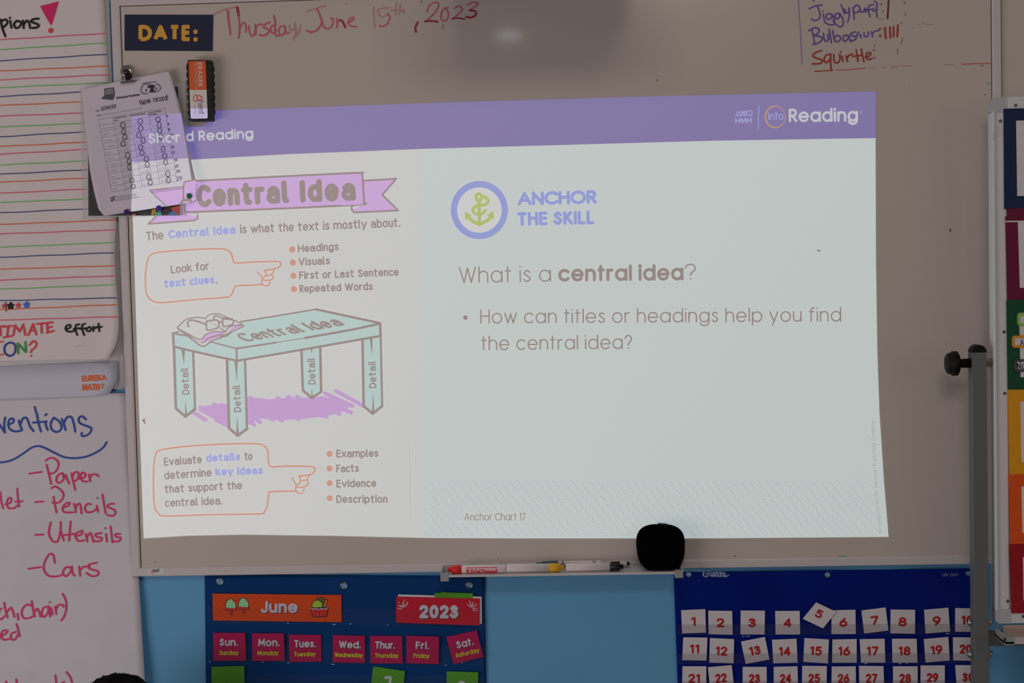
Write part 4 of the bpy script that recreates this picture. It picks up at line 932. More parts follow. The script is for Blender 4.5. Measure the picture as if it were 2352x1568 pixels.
def ring(mb, x, y, r, d, m, holem):
    mb.lathe(P(x, y, d), (0, -1, 0), [(0, r), (.0008, r), (.0016, r * .86), (.0012, r * .62), (.0002, r * .58)], m, 22)
    mb.disc(x, y, r * .58 / .00091, holem, d + .0012)
MG = mat('grommet_steel', (.42, .41, .40), rough=.25, metal=1)
c9 = Crop(460, 1280, 3.51)
for x, y in ((160, 192), (1160, 226), (2170, 222)):
    px, py = c9.p(x, y); b = MB(); ring(b, px, py, .0080, Fc1(px, py) + .0004, MG, M_WALL); b.build('grommet', cal)
ch = Crop(1530, 1270, 3.0545)
for x, y in ((158, 148), (1132, 151), (2122, 142)):
    px, py = ch.p(x, y); b = MB(); ring(b, px, py, .0062, Fc2(px, py) + .0004, MG, M_WALL); b.build('grommet', hun)
CARD_D = .0105
def card(name, quad, m, label, cat_, group=None, d=CARD_D, th=.0006, tilt=0):
    b = MB(); cy = sum(p[1] for p in quad) / 4
    f = (lambda x, y: d + tilt * (cy - y) / 40)
    b.slab(quad, (lambda x, y: f(x, y) - th), f, m)
    return b.build(name, None, label, cat_, group), f
def side(q, u, v): return quad_pt(q, u, v)
def stripes_mat(name, c, k=.05):
    m = mat(name, obs(c), rough=.55, spec=.15)
    nt = m.node_tree; bs = nt.nodes['Principled BSDF']
    tc = nt.nodes.new('ShaderNodeTexCoord'); mp = nt.nodes.new('ShaderNodeMapping'); mp.inputs['Rotation'].default_value = (0, PI / 4, 0)
    w = nt.nodes.new('ShaderNodeTexWave'); w.inputs['Scale'].default_value = 38; w.bands_direction = 'X'
    r = nt.nodes.new('ShaderNodeValToRGB'); al = obs(c)
    r.color_ramp.elements[0].color = (*[a * (1 - k) for a in al], 1); r.color_ramp.elements[1].color = (*[min(1, a * (1 + k)) for a in al], 1)
    nt.links.new(tc.outputs['Object'], mp.inputs[0]); nt.links.new(mp.outputs[0], w.inputs['Vector']); nt.links.new(w.outputs['Fac'], r.inputs[0]); nt.links.new(r.outputs[0], bs.inputs['Base Color'])
    return m
M_JUNE, M_YEAR, M_DAY, M_GRN = stripes_mat('orange_card', (140, 44, 16)), stripes_mat('red_card', (128, 18, 30)), stripes_mat('magenta_card', (114, 16, 48)), stripes_mat('green_card', (54, 94, 26))
M_LET = om('card_letter', (160, 150, 156)); M_LETS = om('card_letter_shadow', (70, 14, 26)); M_LIME = om('card_lime', (152, 150, 30)); M_DK = om('picture_outline', (30, 10, 8))
o, f = card('month_card', c9.pts('98 290 1137 302 1140 521 103 507'), M_JUNE, 'orange card reading June with popsicle and ice cream pictures', 'card')
b = MB(); g = lambda x, y: f(x, y) + .0006
text(b, 'June', c9.p(494, 452), c9.p(792, 453), 27.5, 6, M_LETS, lambda x, y: f(x, y) + .0003); text(b, 'June', c9.p(488, 446), c9.p(786, 447), 27.5, 6, M_LET, g); b.build('lettering', o)
b = MB(); g1, g2, g3 = (lambda x, y: f(x, y) + .0003), (lambda x, y: f(x, y) + .0005), (lambda x, y: f(x, y) + .0007)
MINT, PRED, CREAM, LIMEI, CHOC = om('mint_ice', (104, 146, 108)), om('popsicle_red', (140, 22, 20)), om('bite_peach', (196, 112, 84)), om('lime_scoop', (102, 124, 26)), om('choc_scoop', (66, 50, 22))
for dx, dy in ((0, 0), (103, -8)):
    def q_(t): return c9.pts([v + (dx if i % 2 == 0 else dy) for i, v in enumerate(nums(t))])
    b.poly(q_('203 428 203 375 212 345 245 328 275 345 290 375 290 428'), M_DK, g1)
    b.poly(q_('208 408 208 375 217 350 245 333 270 348 285 378 285 408'), MINT, g2); b.poly(q_('208 408 222 400 235 412 250 402 268 412 285 404 285 424 208 424'), PRED, g3); b.poly(q_('240 333 272 350 284 372 262 360 255 342'), CREAM, g3)
    b.poly(q_('234 428 260 428 258 460 238 460'), M_DK, g1); b.poly(q_('239 428 255 428 253 455 242 455'), PRED, g2)
b.build('popsicle_picture', o)
b = MB()
b.disc(*c9.p(968, 360), 12, M_DK, g1); b.disc(*c9.p(968, 360), 10.6, CHOC, g2); b.disc(*c9.p(943, 386), 12.6, M_DK, g2); b.disc(*c9.p(943, 386), 11.2, LIMEI, g3)
b.poly(c9.pts('1005 335 1030 338 1012 412 985 408'), M_DK, g2); b.poly(c9.pts('1009 341 1024 343 1008 406 991 404'), om('wafer', (170, 92, 28)), g3)
g4, g5 = (lambda x, y: f(x, y) + .0009), (lambda x, y: f(x, y) + .0011)
b.poly(c9.pts('886 402 1036 398 1020 478 905 480'), M_DK, g4); b.poly(c9.pts('895 418 1027 414 1013 472 911 474'), PRED, g5); b.stroke(c9.pts('892 408 910 416 930 410 955 418 980 411 1005 416 1030 405'), 2, M_LET, g5)
for t in ('925 420 932 472', '962 420 963 474', '1000 418 992 472'): b.stroke(c9.pts(t), 1, M_DK, lambda x, y: f(x, y) + .0013)
b.build('ice_cream_picture', o)
card('year_card_backing', c9.pts('1595 297 2268 315 2270 535 1590 518'), M_WHITE, 'white card showing behind the red 2023 card', 'card', d=CARD_D)
card('green_slip', c9.pts('1890 285 2150 295 2150 345 1890 335'), M_GRN, 'green card edge behind the 2023 card, left of two', 'card', 'green cards behind the year card', d=CARD_D + .0012)
card('green_slip', c9.pts('1938 279 2200 288 2196 340 1938 335'), M_GRN, 'green card edge behind the 2023 card, right and taller of two', 'card', 'green cards behind the year card', d=CARD_D + .0006)
o, f = card('year_card', c9.pts('1578 315 2252 331 2252 548 1578 525'), M_YEAR, 'red card reading 2023 with white fireworks in its corners', 'card', d=CARD_D + .0022)
b = MB(); text(b, '2023', c9.p(1772, 497), c9.p(2092, 499), 31, 8, M_LETS, lambda x, y: f(x, y) + .0003); text(b, '2023', c9.p(1764, 490), c9.p(2085, 492), 31, 8, M_LET, lambda x, y: f(x, y) + .0006); b.build('lettering', o)
for t, nm in (('1640 400 1628 370;1645 390 1640 350;1632 400 1610 385;1655 395 1672 360;1625 415 1605 412;1600 360 1604 364;1650 340 1654 344;1596 410 1592 408;1668 372 1672 376;1600 385 1618 398', 0), ('2190 400 2200 360;2185 390 2175 355;2180 400 2155 375;2200 400 2222 380;2205 412 2230 408;2195 415 2215 430;2168 352 2170 356;2225 375 2228 380;2228 425 2232 430', 1)):
    b = MB(); c9.hand(b, t, 7, M_LET, lambda x, y: f(x, y) + .0005, smooth=False); b.build('firework_picture', o)
DAYS = [('Sun.', 'Sunday', '103 607 362 607 368 830 107 832'), ('Mon.', 'Monday', '417 610 673 612 680 832 420 832'), ('Tues.', 'Tuesday', '713 622 973 622 977 838 718 842'), ('Wed.', 'Wednesday', '1068 625 1328 632 1328 850 1067 845'),
        ('Thur.', 'Thursday', '1367 630 1627 632 1632 853 1372 852'), ('Fri.', 'Friday', '1662 630 1925 637 1922 858 1662 852'), ('Sat.', 'Saturday', '1982 640 2228 587 2283 800 2042 860')]
TW = [(.19, .76), (.19, .86), (.16, .83), (.19, .87), (.15, .77), (.28, .7), (.24, .80)]
DW = [(.19, .77), (.16, .81), (.15, .82), (.06, .93), (.14, .87), (.22, .71), (.14, .92)]
for i, (s, l, t) in enumerate(DAYS):
    q = c9.pts(t)
    o, f = card('weekday_card', q, M_DAY, 'magenta weekday card reading %s %s%s' % (s, l, ', tilted at the right end of its row' if i == 6 else ''), 'card', 'weekday cards in the calendar')
    b = MB(); g = lambda x, y: f(x, y) + .0006
    yb = .475 if i < 6 else .50
    a_, c_ = side(q, TW[i][0], yb), side(q, TW[i][1], yb)
    text(b, s, (a_[0] + 1.2, a_[1] + 1.4), (c_[0] + 1.2, c_[1] + 1.4), 17.5, 3.7, M_LETS, lambda x, y: f(x, y) + .0003, dot=1.1); text(b, s, a_, c_, 17.5, 3.7, M_LET, g, dot=1.1)
    b.build('short_name', o)
    b = MB(); text(b, l, side(q, DW[i][0], .80), side(q, DW[i][1], .80), 10.5, 1.9, M_LIME, g); b.build('full_name', o)
card('date_card', c9.pts('90 882 353 873 358 1060 92 1065'), M_GRN, 'blank green card below the Sunday card', 'card', 'green cards in the calendar')
o, f = card('date_card', c9.pts('1393 877 1650 915 1632 1100 1372 1070'), M_GRN, 'tilted green date card reading 1 below the Thursday card', 'card', 'green cards in the calendar')
b = MB(); b.stroke(cat(c9.pts('1494 968 1530 966 1533 975'), 3) + c9.pts('1528 1010 1518 1090'), 6.5, M_LET, lambda x, y: f(x, y) + .0006); b.build('number', o)
o, f = card('date_card', c9.pts('1985 917 2240 925 2238 1130 1988 1122'), M_GRN, 'green date card below the Saturday card', 'card', 'green cards in the calendar')
b = MB(); text(b, '3', c9.p(2068, 1090), c9.p(2150, 1091), 28, 6.5, M_LET, lambda x, y: f(x, y) + .0006); b.build('number', o)
# number cards
NUM = {1: '105 400 275 392 280 557 112 563', 2: '295 403 463 405 467 572 298 568', 3: '523 402 693 403 691 570 521 570', 4: '765 405 937 405 940 570 768 570', 5: '1053 345 1195 412 1100 527 958 460',
       6: '1160 400 1328 397 1331 567 1160 567', 7: '1370 402 1540 380 1560 542 1390 563', 8: '1575 395 1747 397 1746 565 1573 562', 9: '1810 397 1980 382 1992 550 1820 563', 10: '2028 385 2200 387 2200 553 2028 550',
       11: '120 590 290 592 283 753 113 750', 12: '307 595 477 603 473 772 303 767', 13: '525 620 693 587 725 745 558 777', 14: '743 607 915 600 922 768 752 772', 15: '970 595 1142 605 1135 773 963 762',
       16: '1167 605 1337 602 1337 768 1165 768', 17: '1358 603 1533 600 1538 768 1367 768', 18: '1585 600 1758 600 1763 768 1588 768', 19: '1808 602 1980 587 1990 752 1820 767', 20: '2012 590 2190 590 2190 755 2015 752',
       21: '115 793 282 793 282 960 112 960', 22: '293 800 460 785 478 950 310 965', 23: '537 797 705 797 707 960 537 960', 24: '755 797 922 793 925 960 755 960', 25: '955 790 1128 792 1125 960 953 960',
       26: '1162 795 1330 793 1332 960 1160 960', 27: '1353 790 1525 792 1530 960 1357 960', 28: '1592 793 1765 793 1765 960 1592 960', 29: '1785 787 1955 787 1955 955 1785 955', 30: '2028 785 2200 785 2210 950 2040 955'}
M_NUM = om('number_red', (118, 10, 14))
for n, t in NUM.items():
    q = ch.pts(t); extra = ', tipped over sideways' if n == 5 else ', tilted' if n in (7, 13) else ''
    o, f = card('number_card', q, M_WHITE, 'white card with red number %d%s in the blue chart' % (n, extra), 'card', 'number cards in the blue pocket chart', d=CARD_D + (.004 if n == 5 else 0), tilt=.001)
    b = MB(); s = str(n); hw = .15 if n == 1 else .165 if n < 10 else .24
    if n in (11, 1): hw *= .62 if n == 1 else .8
    vb = (.70 if n <= 20 else .70); hh = 21
    cu = .49 if n != 5 else .47
    if n == 5:
        a_, c_ = side(q, .40, .74), side(q, .64, .60)
        a_, c_ = ch.p(1037, 440), ch.p(1082, 463); text(b, s, a_, c_, 19.5, 4.2, M_NUM, lambda x, y: f(x, y) + .0005)
    else: text(b, s, side(q, cu - hw, vb), side(q, cu + hw, vb), hh, 4.6, M_NUM, lambda x, y: f(x, y) + .0005, gap=.34)
    b.build('number', o)
# vinyl pockets over the lower half of each row
for y0, y1 in ((500, 575), (705, 778), (897, 980)):
    b = MB(); b.poly([ch.p(70, y0), ch.p(2240, y0 - 6), ch.p(2240, y1 - 6), ch.p(74, y1)], M_POCKET, .0125); b.build('clear_pocket', hun)
for y0, y1 in ((400, 530), (690, 845), (930, 1060)):
    b = MB(); b.poly([c9.p(60, y0), c9.p(2290, y0 + 25), c9.p(2290, y1 + 25), c9.p(60, y1)], M_CLEAR, .0145); b.build('clear_pocket', cal)
GL_ = om('vinyl_glint', (150, 150, 155), rough=.2)  # pale strokes paint the shine along the pocket seams
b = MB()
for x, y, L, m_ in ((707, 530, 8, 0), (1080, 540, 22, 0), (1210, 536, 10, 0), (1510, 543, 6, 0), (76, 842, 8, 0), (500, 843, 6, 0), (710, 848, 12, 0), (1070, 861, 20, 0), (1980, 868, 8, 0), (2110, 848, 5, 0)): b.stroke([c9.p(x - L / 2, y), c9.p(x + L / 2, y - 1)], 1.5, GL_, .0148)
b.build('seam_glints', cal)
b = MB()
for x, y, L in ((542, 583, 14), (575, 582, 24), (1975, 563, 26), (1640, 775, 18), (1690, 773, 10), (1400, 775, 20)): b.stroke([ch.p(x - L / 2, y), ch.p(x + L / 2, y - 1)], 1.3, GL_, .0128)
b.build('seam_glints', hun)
b = MB(); ML = om('chart_print', (108, 112, 132)); Fi = lambda x, y: Fc2(x, y) + .0006
b.stroke(ch.pts('258 130 282 118 305 130 305 155 282 168 258 157 258 130'), 1.4, ML, Fi); b.stroke(ch.pts('258 130 282 142 305 130'), 1.2, ML, Fi); b.stroke(ch.pts('282 142 282 168'), 1.2, ML, Fi)
b.stroke(ch.pts('264 140 264 156 272 160'), 1, ML, Fi); b.stroke(ch.pts('288 148 298 143 297 150 290 154 298 150'), 1, ML, Fi)
text(b, 'Learning', ch.p(314, 147), ch.p(416, 151), 7.2, 1.3, ML, Fi); text(b, 'Resources', ch.p(314, 166), ch.p(430, 169), 7.2, 1.3, ML, Fi); b.stroke(ch.pts('434 152 440 150 442 157 436 158 434 152'), .7, ML, Fi)
text(b, 'LER 2201', ch.p(1935, 162), ch.p(2046, 160), 6, 1, om('chart_print_dim', (84, 84, 98)), Fi); b.build('printed_logo', hun)

# ------------------------------------------------------------------ beige board at the far right
pr = empty('beige_board', P(2420, 300, .004), 'plain beige board above and behind the easel, right of the big whiteboard', 'board')
b = MB(); xa, xb = OX + .003, OX + 1.25
b.box((xa, -.014, Z0 + .06), (xb, -.002, Z1 + .04), M_BOARD); b.build('panel', pr)

# ------------------------------------------------------------------ rolling easel
EF = .125                                     # front of the easel board
eas = empty('easel_board', (P(2270, 1568, .11).x + .45, -.11, 0), 'rolling easel with silver framed board and grey post, at the right edge', 'easel')
fx0, fx1 = P(2277.5, 300, EF).x, P(2277.5, 300, EF).x + .92
zt_, zb_ = P(2310, 223, EF).z, P(2330, 1431, EF).z
b = MB(); b.box((fx0 + .006, -EF + .006, zb_ + .006), (fx1 - .006, -EF + .022, zt_ - .006), om('easel_panel', (142, 130, 126), rough=.5)); b.build('panel', eas)
M_EAL = om('easel_frame', (138, 128, 126), rough=.45)
fw = .0275
def bar(x0, x1, z0, z1, vert):
    b = MB(); b.box((x0, -EF, z0), (x1, -EF + .024, z1), M_EAL)
    if vert:
        b.tube((x0 + .004, -EF + .001, z0), (x0 + .004, -EF + .001, z1), .0046, .0046, om('easel_frame_light', (168, 164, 162), rough=.3), 14)
        b.box((x0 + .0105, -EF - .0008, z0), (x0 + .0115, -EF, z1), M_EAL)
    else: b.box((x0, -EF - .0008, (z0 + z1) / 2 + .006), (x1, -EF, (z0 + z1) / 2 + .007), M_EAL)
    b.build('frame_bar', eas, bevel=.0012)
bar(fx0, fx0 + fw, zb_ + .028, zt_ - .028, True); bar(fx1 - fw, fx1, zb_ + .028, zt_ - .028, True)
bar(fx0 + .028, fx1 - .028, zt_ - .026, zt_, False); bar(fx0 + .028, fx1 - .028, zb_, zb_ + .024, False)
for cx_, cz_, sx, sz in ((fx0, zt_, 1, -1), (fx1, zt_, -1, -1), (fx0, zb_, 1, 1), (fx1, zb_, -1, 1)):
    b = MB(); n = 8; R = .010; w_ = .0295
    out = [(cx_ + sx * R * (1 - math.cos(t * PI / 2 / n)), cz_ + sz * R * (1 - math.sin(t * PI / 2 / n))) for t in range(n + 1)]
    out = [(cx_, cz_ + sz * w_)] + out + [(cx_ + sx * w_, cz_), (cx_ + sx * w_, cz_ + sz * w_)]
    if sx * sz > 0: out = out[::-1]
    A = [(x, -EF - .0015, z) for x, z in out]; B = [(x, -EF + .025, z) for x, z in out]; m_ = len(out)
    b.face(A[::-1] if True else A, om('corner_grey', (118, 110, 110), rough=.5)); b.face(B, om('corner_grey', (118, 110, 110)))
    for i in range(m_): b.face([A[i], A[(i + 1) % m_], B[(i + 1) % m_], B[i]], om('corner_grey', (118, 110, 110)))
    o = b.build('corner_cap', eas); bm = bmesh.new(); bm.from_mesh(o.data); bmesh.ops.recalc_face_normals(bm, faces=bm.faces); bm.to_mesh(o.data); bm.free()
for x, y in ((2333, 242), (2297.5, 278), (2306, 762), (2307.5, 903), (2314.5, 1380), (2350, 1415)):
    b = MB(); b.lathe(P(x, y, EF + .0004), (0, -1, 0), [(0, .0032), (.0012, .0028), (.0019, .0012), (.0013, .0006)], mat('screw_steel', (.2, .19, .19), rough=.25, metal=1), 14); b.build('screw', eas)
# posts
px0, px1 = P(2233, 830, EF + .006).x, P(2266.5, 830, EF + .006).x
pw = px1 - px0; pz = P(2250, 809, EF + .006).z
M_POST = om('grey_post', (64, 61, 59), rough=.5)
for q0 in (px0, fx1 + .018):
    b = MB(); b.box((q0, -EF - .006, .05), (q0 + pw, -EF + .024, pz), M_POST); b.build('post', eas, bevel=.0012)
    b = MB(); n = 16; A = [(q0 + pw / 2 - pw / 2 * math.cos(PI * k / n), -EF - .006, pz + pw * .52 * math.sin(PI * k / n)) for k in range(n + 1)]; B = [(x, -EF + .024, z) for x, y, z in A]
    b.face(A[::-1], M_BLACK); b.face(B, M_BLACK)
    for k in range(n): b.face([A[k], A[k + 1], B[k + 1], B[k]], M_BLACK)
    b.face([A[n], A[0], B[0], B[n]], M_BLACK)
    o = b.build('post_cap', eas); bm = bmesh.new(); bm.from_mesh(o.data); bmesh.ops.recalc_face_normals(bm, faces=bm.faces); bm.to_mesh(o.data); bm.free()
    b = MB(); b.box((q0 - .002, -EF - .30, .03), (q0 + pw + .002, -.02, .055), M_POST); b.build('foot', eas, bevel=.002)
    for yy in (-EF - .27, -.05):
        b = MB(); b.lathe((q0 + pw / 2 - .01, yy, .016), (1, 0, 0), [(0, .013), (.004, .0155), (.016, .0155), (.020, .013)], M_BLACK, 20); b.build('caster', eas)
zk = P(2200, 835, EF).z; yk = -EF + .008
b = MB(); xk = P(2178, 835, EF).x
b.lathe((px0, yk, zk), (-1, 0, 0), [(0, .0095), (.018, .0088), (.021, .010), (.023, .019), (.026, .0245), (.036, .0245), (.0375, .022), (.044, .0205), (.047, .017), (.0475, 0)], M_BLACK, 26); b.build('knob', eas, 'black screw knob')
M_NUT = mat('nut_steel', (.42, .39, .35), rough=.3, metal=1)
b = MB(); b.tube((px0 + pw, yk, zk), (px0 + pw + .0165, yk, zk), .0092, .0092, M_NUT, 6, smooth=False); b.tube((px0 + pw + .014, yk, zk), (fx0 + .004, yk, zk), .005, .005, M_NUT, 12); b.build('hex_nut', eas, 'steel nut')
M_BOLT = mat('bolt_steel', (.6, .6, .6), rough=.2, metal=1)
for y in (1431, 1504):
    z_ = P(2250, y, EF).z
    for s, x_ in ((-1, px0), (1, px0 + pw)):
        b = MB(); b.tube((x_, yk, z_), (x_ + s * .0055, yk, z_), .0095, .0095, M_BOLT, 6, smooth=False); b.lathe((x_ + s * .0055, yk, z_), (s, 0, 0), [(0, .0078), (.003, .0064), (.0055, .003), (.006, 0)], M_BOLT, 14); b.build('bolt', eas)
zr0, zr1 = P(2300, 1481, .11).z, P(2300, 1450, .11).z
b = MB(); b.box((px0 + pw, -.118, zr0), (fx1 + .018, -.098, zr1), M_POST); b.build('cross_rail', eas)
# tray of the easel
zt2 = P(2330, 1473, .165).z
xt0 = P(2295, 1455, .15).x
b = MB(); M_TRAY = om('beige_tray', (128, 112, 106), rough=.5)
b.box((xt0 + .016, -.182, zt2), (fx1, -.1185, zt2 + .004), M_TRAY); b.box((xt0 + .016, -.184, zt2), (fx1, -.180, zt2 + .013), M_TRAY); b.box((xt0 + .016, -.1225, zt2), (fx1, -.1185, zt2 + .022), om('tray_back', (120, 96, 86))); b.build('easel_tray', eas)
b = MB(); b.box((xt0, -.186, zt2 - .002), (xt0 + .0185, -.1185, zt2 + .006), M_GREYPL); b.box((xt0, -.186, zt2), (xt0 + .0185, -.178, zt2 + .0145), M_GREYPL); b.box((xt0, -.186, zt2), (xt0 + .004, -.1185, zt2 + .018), M_GREYPL); b.build('tray_end', eas, bevel=.001)
b = MB(); b.poly([(2298, 279), (2287, 290), (2280, 305), (2274, 322), (2284, 320), (2301, 308), (2303, 302), (2298, 292)], M_TAPE, EF + .006); b.build('tape_scrap', eas, 'crumpled clear tape scrap')
# coloured paper frames on the easel
ED = EF + .0025
def frame_sheet(outer, inner, c, label, d=ED, group='coloured paper frames on the easel'):
    nm = 'framed_sheet'
    b = MB(); m_ = om('frame_%d_%d_%d' % c, c, rough=.85, noise_amt=.03, noise_scale=30)
    x1 = 2980
    L0, L1 = outer; cen = [(L0[0] + x1) / 2, (L0[1] + L1[1]) / 2]
    b.slab([L0, (x1, L0[1] - .028 * (x1 - L0[0]) * .6), (x1 + 8, L1[1] - .016 * (x1 - L1[0])), L1], d - .001, d, m_)
    o = b.build(nm, None, label, 'paper', group)
    b = MB(); I0, I1 = inner
    b.slab([I0, (x1 - 30, I0[1] - .0168 * (x1 - 30 - I0[0])), (x1 - 24, I1[1] - .016 * (x1 - 24 - I1[0])), I1], d, d + .0006, om('frame_white', (146, 132, 130), rough=.8)); b.build('white_sheet', o)
    return o
frame_sheet(((2305, 249.5), (2306.5, 480)), ((2334, 277), (2336.5, 450)), (6, 20, 40), 'navy bordered white sheet, topmost on the easel')
frame_sheet(((2309, 497), (2313, 688)), ((2338, 508), (2342.5, 661)), (66, 6, 30), 'maroon bordered white sheet, below the navy one on the easel')
b = MB(); b.slab([(2313.5, 478.5), (2700, 474), (2700, 504), (2313.5, 507)], ED + .0004, ED + .0012, MATS['frame_66_6_30'])
b.build('maroon_strip', None, 'maroon paper strip between the navy and maroon framed sheets', 'paper')
b = MB(); b.slab([(2309, 507), (2700, 502.5), (2700, 505.5), (2309, 510)], ED + .0006, ED + .0016, om('frame_white', (146, 132, 130))); b.build('white_strip', None, 'thin white paper strip under the maroon strip', 'paper')
frame_sheet(((2311.5, 689), (2314.5, 894)), ((2341, 718), (2344, 866)), (4, 42, 24), 'dark green bordered white sheet with name tags, on the easel', d=ED + .0008)
frame_sheet(((2315, 895), (2318, 1090)), ((2344, 922), (2346.5, 1061)), (150, 96, 10), 'yellow bordered white sheet, middle of the easel', d=ED)
frame_sheet(((2316.5, 1089.5), (2319.5, 1249)), ((2346, 1117), (2348.5, 1223)), (150, 50, 8), 'orange bordered white sheet, below the yellow one on the easel', d=ED + .0008)
frame_sheet(((2317.5, 1249.5), (2324, 1408)), ((2349.5, 1279), (2351, 1378)), (98, 4, 12), 'red bordered white sheet, lowest on the easel', d=ED + .0016)
def tag_card(q, c, s, label, dots):
    b = MB(); d = ED + .0045; x0, y0, x1, y1 = q; r = 5
    o_ = [(x0, y0 + r), (x0 + r * .7, y0), (x1, y0 - 1.5), (x1, y1 - 1.5), (x0 + r * .7, y1), (x0, y1 - r)]
    b.slab(o_, d - .0035, d, om('tag_%d_%d_%d' % c, c, rough=.7))
    o = b.build('name_tag', None, label, 'name tag', 'name tags on the green sheet')
    b = MB()
    for k in range(24):
        for (x, y) in ((x0 + 8 + 6 * k, y0 + 3.2 - .1 * k), (x0 + 8 + 6 * k, y1 - 3.2 - .1 * k)):
            b.disc(x, y, .8, om('tag_dots_%d_%d_%d' % dots, dots), d + .0003, 6)
    for k in range(4): b.disc(x0 + 3, y0 + 7 + k * (y1 - y0 - 14) / 3, .8, om('tag_dots_%d_%d_%d' % dots, dots), d + .0003, 6)
    b.build('border_dots', o)
    b = MB(); b.poly([(x0 + 6.5, y0 + 6), (x1 - 8, y0 + 4.8), (x1 - 8, y1 - 7), (x0 + 6.5, y1 - 6)], om('tag_white', (146, 134, 134)), d + .0003); w_ = b.build('white_panel', o)
    if s:
        b = MB(); s(b, d + .0006); b.build('handwriting', w_)
def wA(b, d): b.stroke([(2344, 794), (2347, 780)], 1.6, PEN, d); b.stroke([(2347, 780), (2350, 789), (2353, 793)], 1.6, PEN, d); b.stroke([(2345.5, 789), (2350, 787)], 1.4, PEN, d)
def wN(b, d):
    b.stroke([(2338, 848), (2336.5, 834), (2344, 846), (2343.5, 832)], 2.2, PEN, d); b.stroke([(2352, 836), (2348, 839), (2348, 845), (2352, 846), (2355, 842), (2352, 836)], 2, PEN, d)
tag_card((2337, 719, 2470, 748), (84, 116, 46), None, 'lime green dotted name tag, top of three on the green sheet', (130, 156, 90))
tag_card((2325, 770.5, 2460, 798.5), (176, 106, 24), wA, 'orange dotted name tag, middle of three on the green sheet', (196, 136, 70))
tag_card((2329.5, 825, 2465, 853.5), (40, 30, 34), wN, 'black dotted name tag reading No, lowest of three on the green sheet', (120, 108, 112))

# ------------------------------------------------------------------ short-throw projector just above the board
pj = empty('short_throw_projector', P(1215, -70, .3), 'short-throw projector on a wall arm above the whiteboard, outside the view', 'projector')
PX = P(1250, 60, BD).x; PZ = 2.062
b = MB(); b.box((PX - .19, -.52, PZ), (PX + .19, -.20, PZ + .11), mat('projector_body', (.10, .10, .10), rough=.5)); b.build('body', pj, bevel=.012)
b = MB(); b.box((PX - .03, -.30, PZ + .11), (PX + .03, -.0, PZ + .15), M_ALU); b.build('wall_arm', pj)
b = MB(); b.box((PX - .115, -.43, PZ - .004), (PX - .06, -.405, PZ - .0002), mat('projector_lens', (.1, .1, .1), rough=.2, emit=(9.5, 10, 10.4))); b.build('lens_window', pj, 'lit lens window')

# ------------------------------------------------------------------ child sitting below the board: only the top of the head is in view
HD = .20
hp = P(278, 1532, HD)
per = empty('person', (hp.x, -HD - .04, 0), 'person with short black hair sitting at bottom left, only the top of the head showing', 'person')
WLOC[per] = Vector((hp.x, -HD - .04, 0))
TOP = hp.z
M_SKIN = mat('skin', (.20, .10, .065), rough=.55); M_SHIRT = mat('navy_shirt', (.03, .05, .12), rough=.85); M_TROU = mat('grey_trousers', (.07, .07, .08), rough=.85)
hc = TOP - .105                              # head centre above the floor
J = [((0, 0, .11), .095), ((0, .01, .22), .085), ((0, .005, hc - .27), .092), ((0, 0, hc - .165), .055), ((0, -.005, hc - .10), .038), ((0, -.012, hc - .05), .052), ((0, -.012, hc + .005), .068), ((0, -.004, hc + .045), .058)]
E_ = [(0, 1), (1, 2), (2, 3), (3, 4), (4, 5), (5, 6), (6, 7)]
def chain(root, pts):
    p = root
    for q in pts: J.append(q); E_.append((p, len(J) - 1)); p = len(J) - 1
    return p
for s in (-1, 1):
    w_ = chain(3, [((s * .10, 0, hc - .19), .040), ((s * .135, .0, hc - .25), .034), ((s * .165, -.03, hc - .38), .027), ((s * .12, -.16, .24), .021), ((s * .095, -.20, .225), .019)])
    for k in range(4): chain(w_, [((s * (.075 + .012 * k), -.245, .215), .0075), ((s * (.072 + .012 * k), -.268 + .004 * abs(k - 1.5), .200), .0065)])
    chain(w_, [((s * .065, -.215, .222), .008), ((s * .052, -.235, .212), .007)])
    chain(0, [((s * .09, -.03, .10), .068), ((s * .21, -.19, .09), .050), ((s * .10, -.27, .055), .038), ((-s * .03, -.30 - .03 * s, .045), .028), ((-s * .09, -.33 - .03 * s, .035), .024)])
me = bpy.data.meshes.new('body'); me.from_pydata([j[0] for j in J], E_, []); me.update()
body = bpy.data.objects.new('body', me); COL.objects.link(body)
sk = body.modifiers.new('skin', 'SKIN'); sk.use_smooth_shade = True
for i, v in enumerate(me.skin_vertices[0].data): v.radius = (J[i][1], J[i][1]); v.use_root = (i == 0)
ss = body.modifiers.new('sub', 'SUBSURF'); ss.levels = 2; ss.render_levels = 2
me.materials.append(M_SKIN)
body.parent = per
dg = bpy.context.evaluated_depsgraph_get(); dg.update()
em = bpy.data.meshes.new_from_object(body.evaluated_get(dg))
body.modifiers.clear(); body.data = em
em.materials.clear(); em.materials.append(M_SKIN)
bm = bmesh.new(); bm.from_mesh(em)
for v in bm.verts:                            # brow, nose, chin and eye hollows
    p = v.co; dz = p.z - hc
    if abs(dz) < .09 and p.y < -.03:
        fx = p.x
        p.y -= .020 * math.exp(-(fx / .011) ** 2 - ((dz + .012) / .018) ** 2)
        for s in (-1, 1): p.y += .007 * math.exp(-((fx - s * .028) / .012) ** 2 - ((dz - .008) / .009) ** 2)
        p.y -= .006 * math.exp(-(fx / .02) ** 2 - ((dz + .046) / .008) ** 2)
bm.to_mesh(em); bm.free()
off = Vector(per.location)
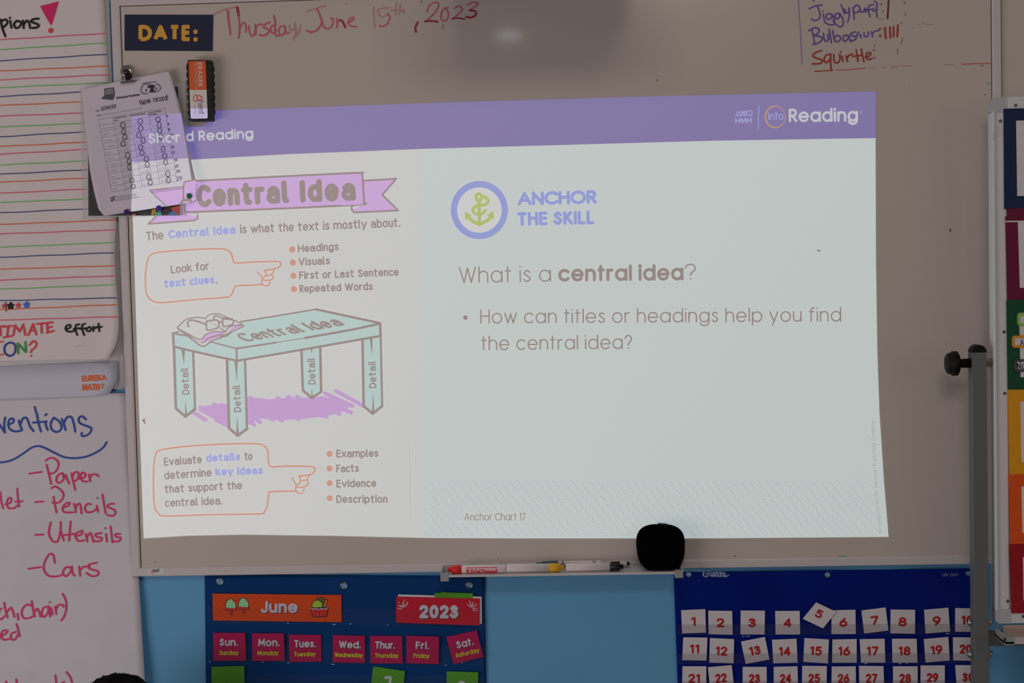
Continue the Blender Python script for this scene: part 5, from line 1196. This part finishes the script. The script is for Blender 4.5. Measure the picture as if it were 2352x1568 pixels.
for s in (-1, 1):
    b = MB(); b.lathe(off + Vector((s * .028, -.064, hc + .008)), (0, -1, 0), [(0, .0095), (.004, .008), (.007, .004), (.008, 0)], mat('eye_white', (.7, .68, .65), rough=.3), 14)
    b.lathe(off + Vector((s * .028, -.0705, hc + .008)), (0, -1, 0), [(0, .0042), (.0022, .003), (.0026, 0)], M_BLACK, 12); b.build('eye', per)
    b = MB(); b.lathe(off + Vector((s * .066, .005, hc)), (s, .25, 0), [(0, .012), (.006, .020), (.011, .019), (.009, .008), (.007, 0)], M_SKIN, 16); b.build('ear', per)
b = MB(); b.stroke([(0, 0), (1, 0)], 1, M_SKIN, .1) if False else None
b = MB(); b.tube(off + Vector((-.018, -.072, hc - .046)), off + Vector((.018, -.072, hc - .046)), .0045, .0045, mat('lips', (.18, .06, .05), rough=.5), 10); b.build('mouth', per)
# shirt and trousers follow the body
def cloth(name, keep, m, grow, cuts):
    bm = bmesh.new(); bm.from_mesh(em)
    for ax, v in cuts:
        co = Vector((0, 0, 0)); co[ax] = v; no = Vector((0, 0, 0)); no[ax] = 1
        bmesh.ops.bisect_plane(bm, geom=bm.verts[:] + bm.edges[:] + bm.faces[:], plane_co=co, plane_no=no)
    bm.normal_update()
    kill = [f for f in bm.faces if not keep(f.calc_center_median())]
    bmesh.ops.delete(bm, geom=kill, context='FACES')
    for v in bm.verts: v.co += v.normal * grow
    m2 = bpy.data.meshes.new(name); bm.to_mesh(m2); bm.free()
    m2.materials.clear(); m2.materials.append(m)
    for p in m2.polygons: p.use_smooth = True
    o = bpy.data.objects.new(name, m2); COL.objects.link(o); o.parent = per
cloth('shirt', lambda c: .15 < c.z < hc - .135 and (abs(c.x) < .15 and c.y > -.085), M_SHIRT, .007, [(2, .15), (2, hc - .135), (0, -.15), (0, .15), (1, -.085)])
cloth('trousers', lambda c: c.z <= .16 and c.y > -.30 and not (abs(c.x) < .115 and c.y < -.24), M_TROU, .008, [(2, .16), (1, -.30), (1, -.24), (0, -.115), (0, .115)])
# hair: a rounded cap of short tight curls
M_HAIR = mat('black_hair', (.0035, .003, .003), rough=.9, spec=.15, bump=1.0, bump_scale=220)
b = MB(); nu, nv = 64, 30; V = []; F = []
def hair_r(u, v):
    dx, dy, dz = math.cos(u) * math.sin(v), math.sin(u) * math.sin(v), math.cos(v)
    n = noise.noise(Vector((dx * 6, dy * 6, dz * 6))) * .0035 + noise.noise(Vector((dx * 22, dy * 22, dz * 22))) * .0022
    return Vector((dx * (.088 + n), dy * (.094 + n) + .006, dz * (.088 + n) + .010))
hoff = off + Vector((0, 0, hc))
for i in range(nv + 1):
    for k in range(nu):
        u = 2 * PI * k / nu; front = max(0, -math.sin(u))
        vm = 1.9 - .75 * front
        V.append(hoff + hair_r(u, .02 + vm * i / nv))
for i in range(nv):
    for k in range(nu): F.append((i * nu + k, (i + 1) * nu + k, (i + 1) * nu + (k + 1) % nu, i * nu + (k + 1) % nu))
F.append(tuple(range(nu)))
b.mesh(V, F, M_HAIR, True)
hr = random.Random(8)
for k in range(1500):
    u = hr.uniform(0, 2 * PI); v = math.acos(hr.uniform(.15, 1))
    p = hair_r(u, v); n_ = p.normalized(); t_ = Vector((hr.uniform(-1, 1), hr.uniform(-1, 1), hr.uniform(-1, 1))).cross(n_).normalized()
    a = hoff + p * .985; c_ = a + n_ * hr.uniform(.0005, .0032) + t_ * hr.uniform(0, .004); e_ = c_ + n_ * hr.uniform(-.001, .003) + t_ * hr.uniform(.001, .005)
    sd = n_.cross(t_) * .0007
    b.face([a - sd, a + sd, c_ + sd, c_ - sd], M_HAIR); b.face([c_ - sd, c_ + sd, e_], M_HAIR)
b.build('hair', per)
